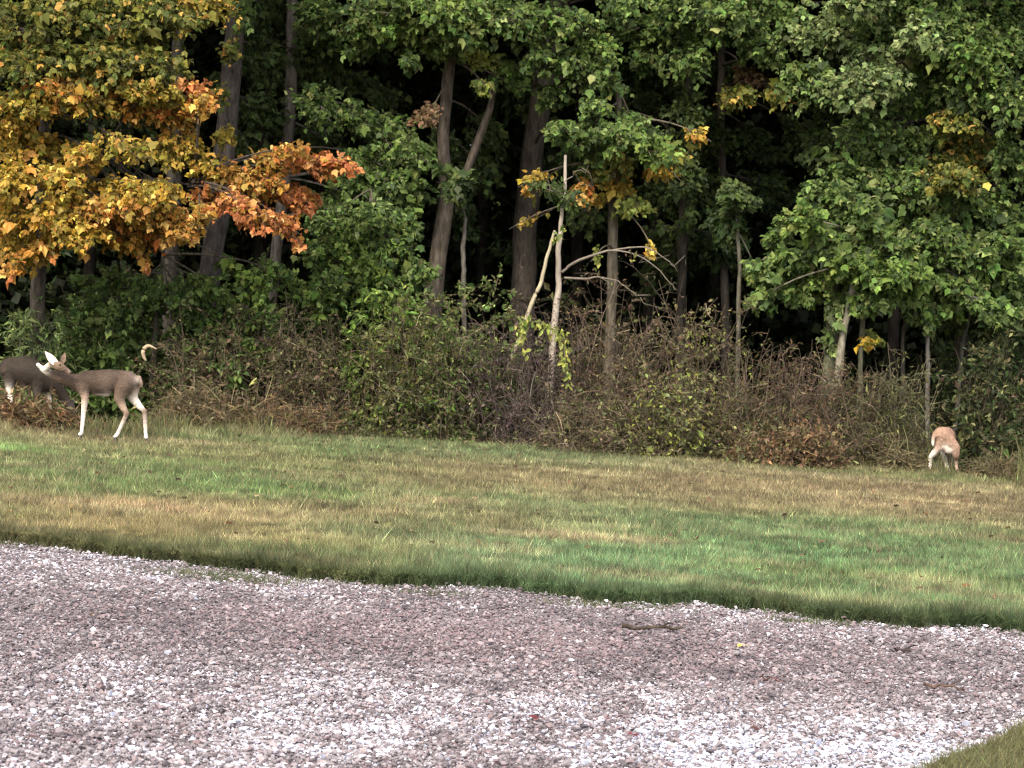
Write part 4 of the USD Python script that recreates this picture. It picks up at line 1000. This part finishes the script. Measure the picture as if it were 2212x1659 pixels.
# the standing deer at the left, its head turned back over its shoulder
o1 = ground(np.array((1110 / 3.4563) / 1.8228), np.array((1300 + 1480 / 3.4563) / 1.8228), LAWN_Z)
PXM1 = FPX / o1[1] / K * 1.8228 * 3.4563
j1 = {
    'chest': (1110, 715, 0, 135, 'b'), 'ribs': (1290, 705, 0, 150, 'b'), 'belly': (1450, 715, 0, 150, 'm'), 'loin': (1590, 680, 0, 142, 'b'), 'rump': (1740, 680, 0, 132, 'm'), 'tailb': (1850, 690, 0, 66, 't'),
    'wither': (1170, 640, 0, 90, 'd'), 'back': (1430, 610, 0, 78, 'd'), 'croup': (1690, 605, 0, 62, 'd'), 'under': (1470, 850, 0, 52, 'w'), 'under2': (1290, 850, 0, 42, 'p'),
    'sternum': (1060, 745, 0, 95, 'm'), 'neck1': (1010, 690, -.02, 96, 'm'), 'neck2': (850, 655, -.05, 78, 'm'), 'neck3': (715, 590, -.08, 58, 'm'), 'bend': (625, 535, -.13, 37, 'w'), 'throat': (560, 465, -.16, 25, 'w'),
    'jaw': (705, 480, -.18, 38, 'w'), 'poll': (775, 450, -.20, 56, 't'), 'cheek': (860, 485, -.22, 66, 't'), 'snout': (935, 530, -.22, 46, 'm'), 'muzzle': (985, 560, -.21, 30, 'p'),
    'shn': (1150, 790, -.07, 88, 'm'), 'eln': (1180, 900, -.09, 52, 'p'), 'knn': (1155, 1160, -.09, 30, 'w'), 'ftn': (1130, 1390, -.09, 22, 'w'), 'hfn': (1106, 1450, -.09, 25, 'w'),
    'shf': (1130, 800, .07, 80, 'm'), 'elf': (1150, 900, .08, 48, 'b'), 'knf': (1118, 1160, .08, 27, 'm'), 'ftf': (1090, 1380, .08, 20, 'm'), 'hff': (1080, 1440, .08, 22, 'm'),
    'hin': (1690, 770, -.06, 112, 'm'), 'stn': (1640, 920, -.08, 72, 't'), 'tin': (1690, 1040, -.08, 48, 'p'), 'hkn': (1745, 1130, -.08, 33, 't'), 'ftn2': (1620, 1400, -.08, 23, 'w'), 'hbn': (1585, 1460, -.08, 25, 'w'),
    'hif': (1800, 770, .06, 96, 'p'), 'stf': (1790, 915, .08, 66, 'w'), 'tif': (1880, 1030, .08, 46, 'w'), 'hkf': (1955, 1110, .08, 33, 't'), 'ftf2': (1968, 1390, .08, 23, 'w'), 'hbf': (1975, 1470, .08, 26, 'w'),
    'tl1': (1895, 650, 0, 34, 'p'), 'tl2': (1925, 730, 0, 28, 't'), 'tl3': (1930, 770, 0, 16, 't'), 'rumpw': (1868, 690, -.02, 48, 'w')}
b1 = [['sternum', 'chest', 'ribs', 'belly', 'loin', 'rump', 'tailb'], ['wither', 'back', 'croup', 'tailb'], ['chest', 'wither'], ['under2', 'under'], ['under2', 'ribs'], ['under', 'belly'], ['chest', 'neck1', 'neck2', 'neck3', 'bend', 'throat'], ['bend', 'jaw', 'poll', 'cheek', 'snout', 'muzzle'], ['sternum', 'neck1'],
      ['chest', 'shn', 'eln', 'knn', 'ftn', 'hfn'], ['chest', 'shf', 'elf', 'knf', 'ftf', 'hff'], ['rump', 'hin', 'stn', 'tin', 'hkn', 'ftn2', 'hbn'], ['rump', 'hif', 'stf', 'tif', 'hkf', 'ftf2', 'hbf'], ['tailb', 'tl1', 'tl2', 'tl3'], ['rump', 'rumpw']]
deer('deer', 'standing brown deer with white legs, side on, head turned back over its shoulder', (1110, 1480, o1), PXM1, j1, b1,
     [(850, 475, 672, 282, -.24, 118, 'e', 'b'), (905, 450, 940, 300, -.22, 88, 't', 'b')], [(880, 462, -.272, 13)], [(1010, 568, -.21, 20)], ['hfn', 'hff', 'hbn', 'hbf'])

# the deer at the left edge, the maple's shade coloured into its coat, its head lowered behind the other
o2 = at((560 / 3.4563) / 1.8228, (1300 + 640 / 3.4563) / 1.8228, o1[1] + 1.6)
PXM2 = FPX / o2[1] / K * 1.8228 * 3.4563
zg = 640 + (o2[2] - LAWN_Z) * PXM2
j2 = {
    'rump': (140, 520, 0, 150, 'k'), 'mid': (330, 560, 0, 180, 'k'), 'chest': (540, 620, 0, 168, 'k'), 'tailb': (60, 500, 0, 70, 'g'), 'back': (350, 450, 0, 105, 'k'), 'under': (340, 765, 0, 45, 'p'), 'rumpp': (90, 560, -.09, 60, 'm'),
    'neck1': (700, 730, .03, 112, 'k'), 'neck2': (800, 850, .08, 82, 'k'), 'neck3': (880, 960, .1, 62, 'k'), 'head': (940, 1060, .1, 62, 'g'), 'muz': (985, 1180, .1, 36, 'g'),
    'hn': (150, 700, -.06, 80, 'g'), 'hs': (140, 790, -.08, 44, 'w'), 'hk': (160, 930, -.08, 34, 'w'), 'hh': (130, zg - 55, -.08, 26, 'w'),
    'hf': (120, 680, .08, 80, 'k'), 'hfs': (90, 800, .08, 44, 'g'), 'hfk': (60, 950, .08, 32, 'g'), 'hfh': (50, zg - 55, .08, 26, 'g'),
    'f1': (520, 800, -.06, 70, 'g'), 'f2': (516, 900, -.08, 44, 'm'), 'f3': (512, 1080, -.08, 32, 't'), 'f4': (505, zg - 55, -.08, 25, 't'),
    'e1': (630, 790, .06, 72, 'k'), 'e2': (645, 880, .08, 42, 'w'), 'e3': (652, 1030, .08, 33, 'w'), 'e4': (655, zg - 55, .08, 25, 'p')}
b2 = [['tailb', 'rump', 'mid', 'chest'], ['rump', 'back', 'chest'], ['under', 'mid'], ['rump', 'rumpp'], ['chest', 'neck1', 'neck2', 'neck3', 'head', 'muz'], ['rump', 'hn', 'hs', 'hk', 'hh'], ['rump', 'hf', 'hfs', 'hfk', 'hfh'], ['chest', 'f1', 'f2', 'f3', 'f4'], ['chest', 'e1', 'e2', 'e3', 'e4']]
deer('deer', 'grey-brown deer with shade coloured into its coat, behind the ferns at the left edge, partly hidden by the standing deer', (560, 640, o2), PXM2, j2, b2,
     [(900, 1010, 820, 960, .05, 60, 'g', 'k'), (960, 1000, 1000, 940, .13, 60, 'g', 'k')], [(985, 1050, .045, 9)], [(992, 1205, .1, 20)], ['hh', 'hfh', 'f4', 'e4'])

# the young deer at the right, seen from behind with its head down in the weeds
o3 = ground(np.array((3600 + 805 / 5.925) / 1.8228), np.array((1620 + 1480 / 5.925) / 1.8228), LAWN_Z)
PXM3 = FPX / o3[1] / K * 1.8228 * 5.925
j3 = {
    'rump': (640, 560, 0, 205, 'r'), 'hips': (720, 640, .02, 215, 'r'), 'loin': (800, 600, .22, 225, 'r'), 'ribs': (860, 680, .42, 235, 'r'), 'chest': (930, 740, .6, 215, 'm'), 'tailb': (480, 520, -.06, 80, 'r'), 'tl1': (415, 600, -.08, 40, 'p'), 'tl2': (405, 720, -.08, 36, 'w'), 'tl3': (410, 780, -.08, 20, 'w'),
    'crot': (690, 790, -.03, 90, 'w'), 'crot2': (800, 880, -.02, 110, 'w'), 'neck1': (1000, 850, .75, 130, 'm'), 'neck2': (1060, 1020, .9, 90, 'm'), 'head': (1090, 1180, 1.0, 85, 'm'), 'muz': (1090, 1330, 1.02, 45, 'm'),
    'l1': (560, 830, -.02, 95, 'p'), 'l2': (430, 1000, .0, 66, 'w'), 'l3': (385, 1060, .02, 50, 'w'), 'l4': (385, 1200, .05, 40, 'w'), 'l5': (390, 1270, .05, 38, 'w'),
    'm1': (740, 980, .3, 60, 'w'), 'm2': (770, 1150, .2, 52, 'w'), 'm3': (800, 1330, .1, 38, 'w'), 'm4': (805, 1440, .05, 36, 'w'),
    'q1': (930, 850, -.02, 130, 'r'), 'q2': (960, 1010, -.02, 85, 'r'), 'q3': (985, 1100, .03, 55, 't'), 'q4': (985, 1300, .02, 38, 'p'), 'q5': (1000, 1430, .0, 36, 'p'),
    'f1': (960, 900, .6, 90, 'm'), 'f2': (950, 1080, .62, 50, 'm'), 'f3': (940, 1240, .62, 36, 'p'), 'f4': (935, 1330, .62, 34, 'p')}
b3 = [['tailb', 'rump', 'hips', 'loin', 'ribs', 'chest'], ['rump', 'loin'], ['tailb', 'tl1', 'tl2', 'tl3'], ['rump', 'crot', 'crot2'], ['chest', 'neck1', 'neck2', 'head', 'muz'], ['rump', 'l1', 'l2', 'l3', 'l4', 'l5'], ['crot', 'l1'], ['ribs', 'm1', 'm2', 'm3', 'm4'], ['hips', 'q1', 'q2', 'q3', 'q4', 'q5'], ['crot2', 'q1'], ['chest', 'f1', 'f2', 'f3', 'f4']]
deer('deer', 'reddish young deer at the right seen from behind, head down in the weeds', (805, 1480, o3), PXM3, j3, b3,
     [(1040, 1110, 960, 1040, 1.0, 90, 'm', 'm'), (1140, 1110, 1220, 1040, 1.0, 90, 'm', 'm')], [(1160, 1180, .99, 12), (1020, 1180, .99, 12)], [(1090, 1370, 1.02, 30)], ['l5', 'm4', 'q5', 'f4'], spots=.35)

# ------------------------------------------------------------------ small things
c0 = [(315, 779), (309, 765), (312, 753), (322, 747), (338, 754)]
rows = np.array([at(float(a), float(b), 31.0) for a, b in c0])
L = smooth_line(rows, 18)
t = thing('curled_leaf', 'pale tan dead leaf curled like a hook above the bush behind the deer', 'leaf', L[0])
v, f = tubes(L[None], (np.sin(np.linspace(.35, np.pi * .95, 18)) ** .8 * .028)[None], 9)
ctr = np.repeat(L, 9, 0)
v = ctr + (v - ctr) * [1, 1.5, 1] * (.85 + .3 * meshkit.noise(v * 40))[:, None]
put(t, 'blade', v, f, DRYLEAF, tint=(.42, .33, .22), smooth=True, origin=L[0])
st2 = np.array([L[-1] + [-.02, .02, 0], L[-1] + [.10, .05, .03], L[-1] + [.22, .12, -.12], L[-1] + [.30, .25, -.5], L[-1] + [.33, .4, -.9]])
v, f = tubes(smooth_line(st2, 14)[None], np.linspace(.0035, .006, 14)[None], 5)
put(t, 'stem', v, f, TWIG, tint=(.13, .105, .075), origin=L[0])
st = np.array([L[0], L[0] + [.0, .08, -.06], L[0] + [.03, .2, -.2]])
v, f = tubes(smooth_line(st, 6)[None], np.full((1, 6), .004), 4)
put(t, 'stalk', v, f, TWIG, tint=(.1, .08, .05), origin=L[0])

for px0, py0, px1, py1, d, col, lab in [(1342, 1352, 1472, 1358, .026, (.05, .04, .03), 'dark fallen stick on the gravel near the lawn edge at centre right'),
                                        (1995, 1476, 2085, 1488, .016, (.085, .055, .042), 'reddish brown stick on the gravel at the right'),
                                        (1935, 1402, 1965, 1404, .026, (.045, .035, .035), 'short dark stick on the gravel near the right lawn edge'),
                                        (1640, 1462, 1695, 1470, .011, (.10, .055, .05), 'thin brown stick on the gravel right of the mauve patch')]:
    p0, p1 = ground(np.array(float(px0)), np.array(float(py0)), .042), ground(np.array(float(px1)), np.array(float(py1)), .042)
    rr = np.random.default_rng(int(px0))
    L = p0 + (p1 - p0) * np.linspace(0, 1, 9)[:, None] + rr.normal(0, .006, (9, 3))
    t = thing('fallen_stick', lab, 'stick', p0)
    v, f = tubes(L[None], (d / 2 * np.linspace(1, .55, 9) * rr.uniform(.85, 1.15, 9))[None], 7)
    put(t, 'stick', v, f, BARK, tint=col, smooth=True, origin=p0)
    q0 = L[5]
    v, f = tubes(np.array([[q0, q0 + [.05, .05, .02], q0 + [.09, .12, .015]]]), np.array([[d * .3, d * .2, d * .1]]), 5)
    put(t, 'side_twig', v, f, BARK, tint=col, smooth=True, origin=p0)

rr = np.random.default_rng(77)
LEAFSPOTS = [(1302, 1551, 'dark red fallen leaf on the gravel at lower centre', (.16, .03, .035)), (1368, 1586, 'crimson fallen leaf on the gravel below the dark red one', (.18, .04, .045)), (1162, 1550, 'small maroon fallen leaf on the gravel left of the dark red one', (.13, .03, .035)),
             (1604, 1393, 'yellow fallen leaf on the gravel near the centre right', (.55, .45, .12)), (205, 1325, 'brown fallen leaf on the gravel at the left', (.09, .06, .04)), (1640, 1572, 'brown fallen leaf on the gravel at lower right', (.1, .05, .045))]
for px, py, lab, col in LEAFSPOTS:
    p = ground(np.array(float(px)), np.array(float(py)), .046)
    t = thing('fallen_leaf', lab, 'leaf', p)
    v, f, c = leaf_mesh(p[None], np.array([[rr.normal(), rr.normal(), .15]]), np.array([[.2, -.4, 1.0]]), np.array([.045]), np.array([col]) * .8, 'maple', rr)
    put(t, 'blade', v, f, DRYLEAF, tint=c, origin=p)
    v2, f2 = tubes(np.array([[v[0], v[0] + [.012, -.01, .004], v[0] + [.03, -.02, .0]]]), np.full((1, 3), .0015), 4)
    put(t, 'leaf_stalk', v2, f2, TWIG, tint=np.array(col) * .7, origin=p)

# straw-coloured fallen leaves lying on the lawn and along its gravel edge
T = Bag()
n = 260
y = rng.uniform(16, 33, n); x = rng.uniform(-1, 1, n) * y * .22
ok = (y > lawn_edge(x)) & (y < forest_edge(x))
x, y = x[ok], y[ok]; n = len(x)
v, f, c = leaf_mesh(np.stack([x, y, np.full(n, LAWN_Z + .045)], -1), rng.normal(size=(n, 3)) * [1, 1, .2], np.array([0, 0, 1.0]) + rng.normal(0, .35, (n, 3)), rng.uniform(.03, .07, n), pick(BROWN + RUST, n, rng), 'maple', rng)
tag(put('/World', 'leaf_litter', v, f, DRYLEAF, tint=c).GetPrim(), 'scattered tan and gold leaves fallen on the lawn', 'leaf litter', kind='stuff')
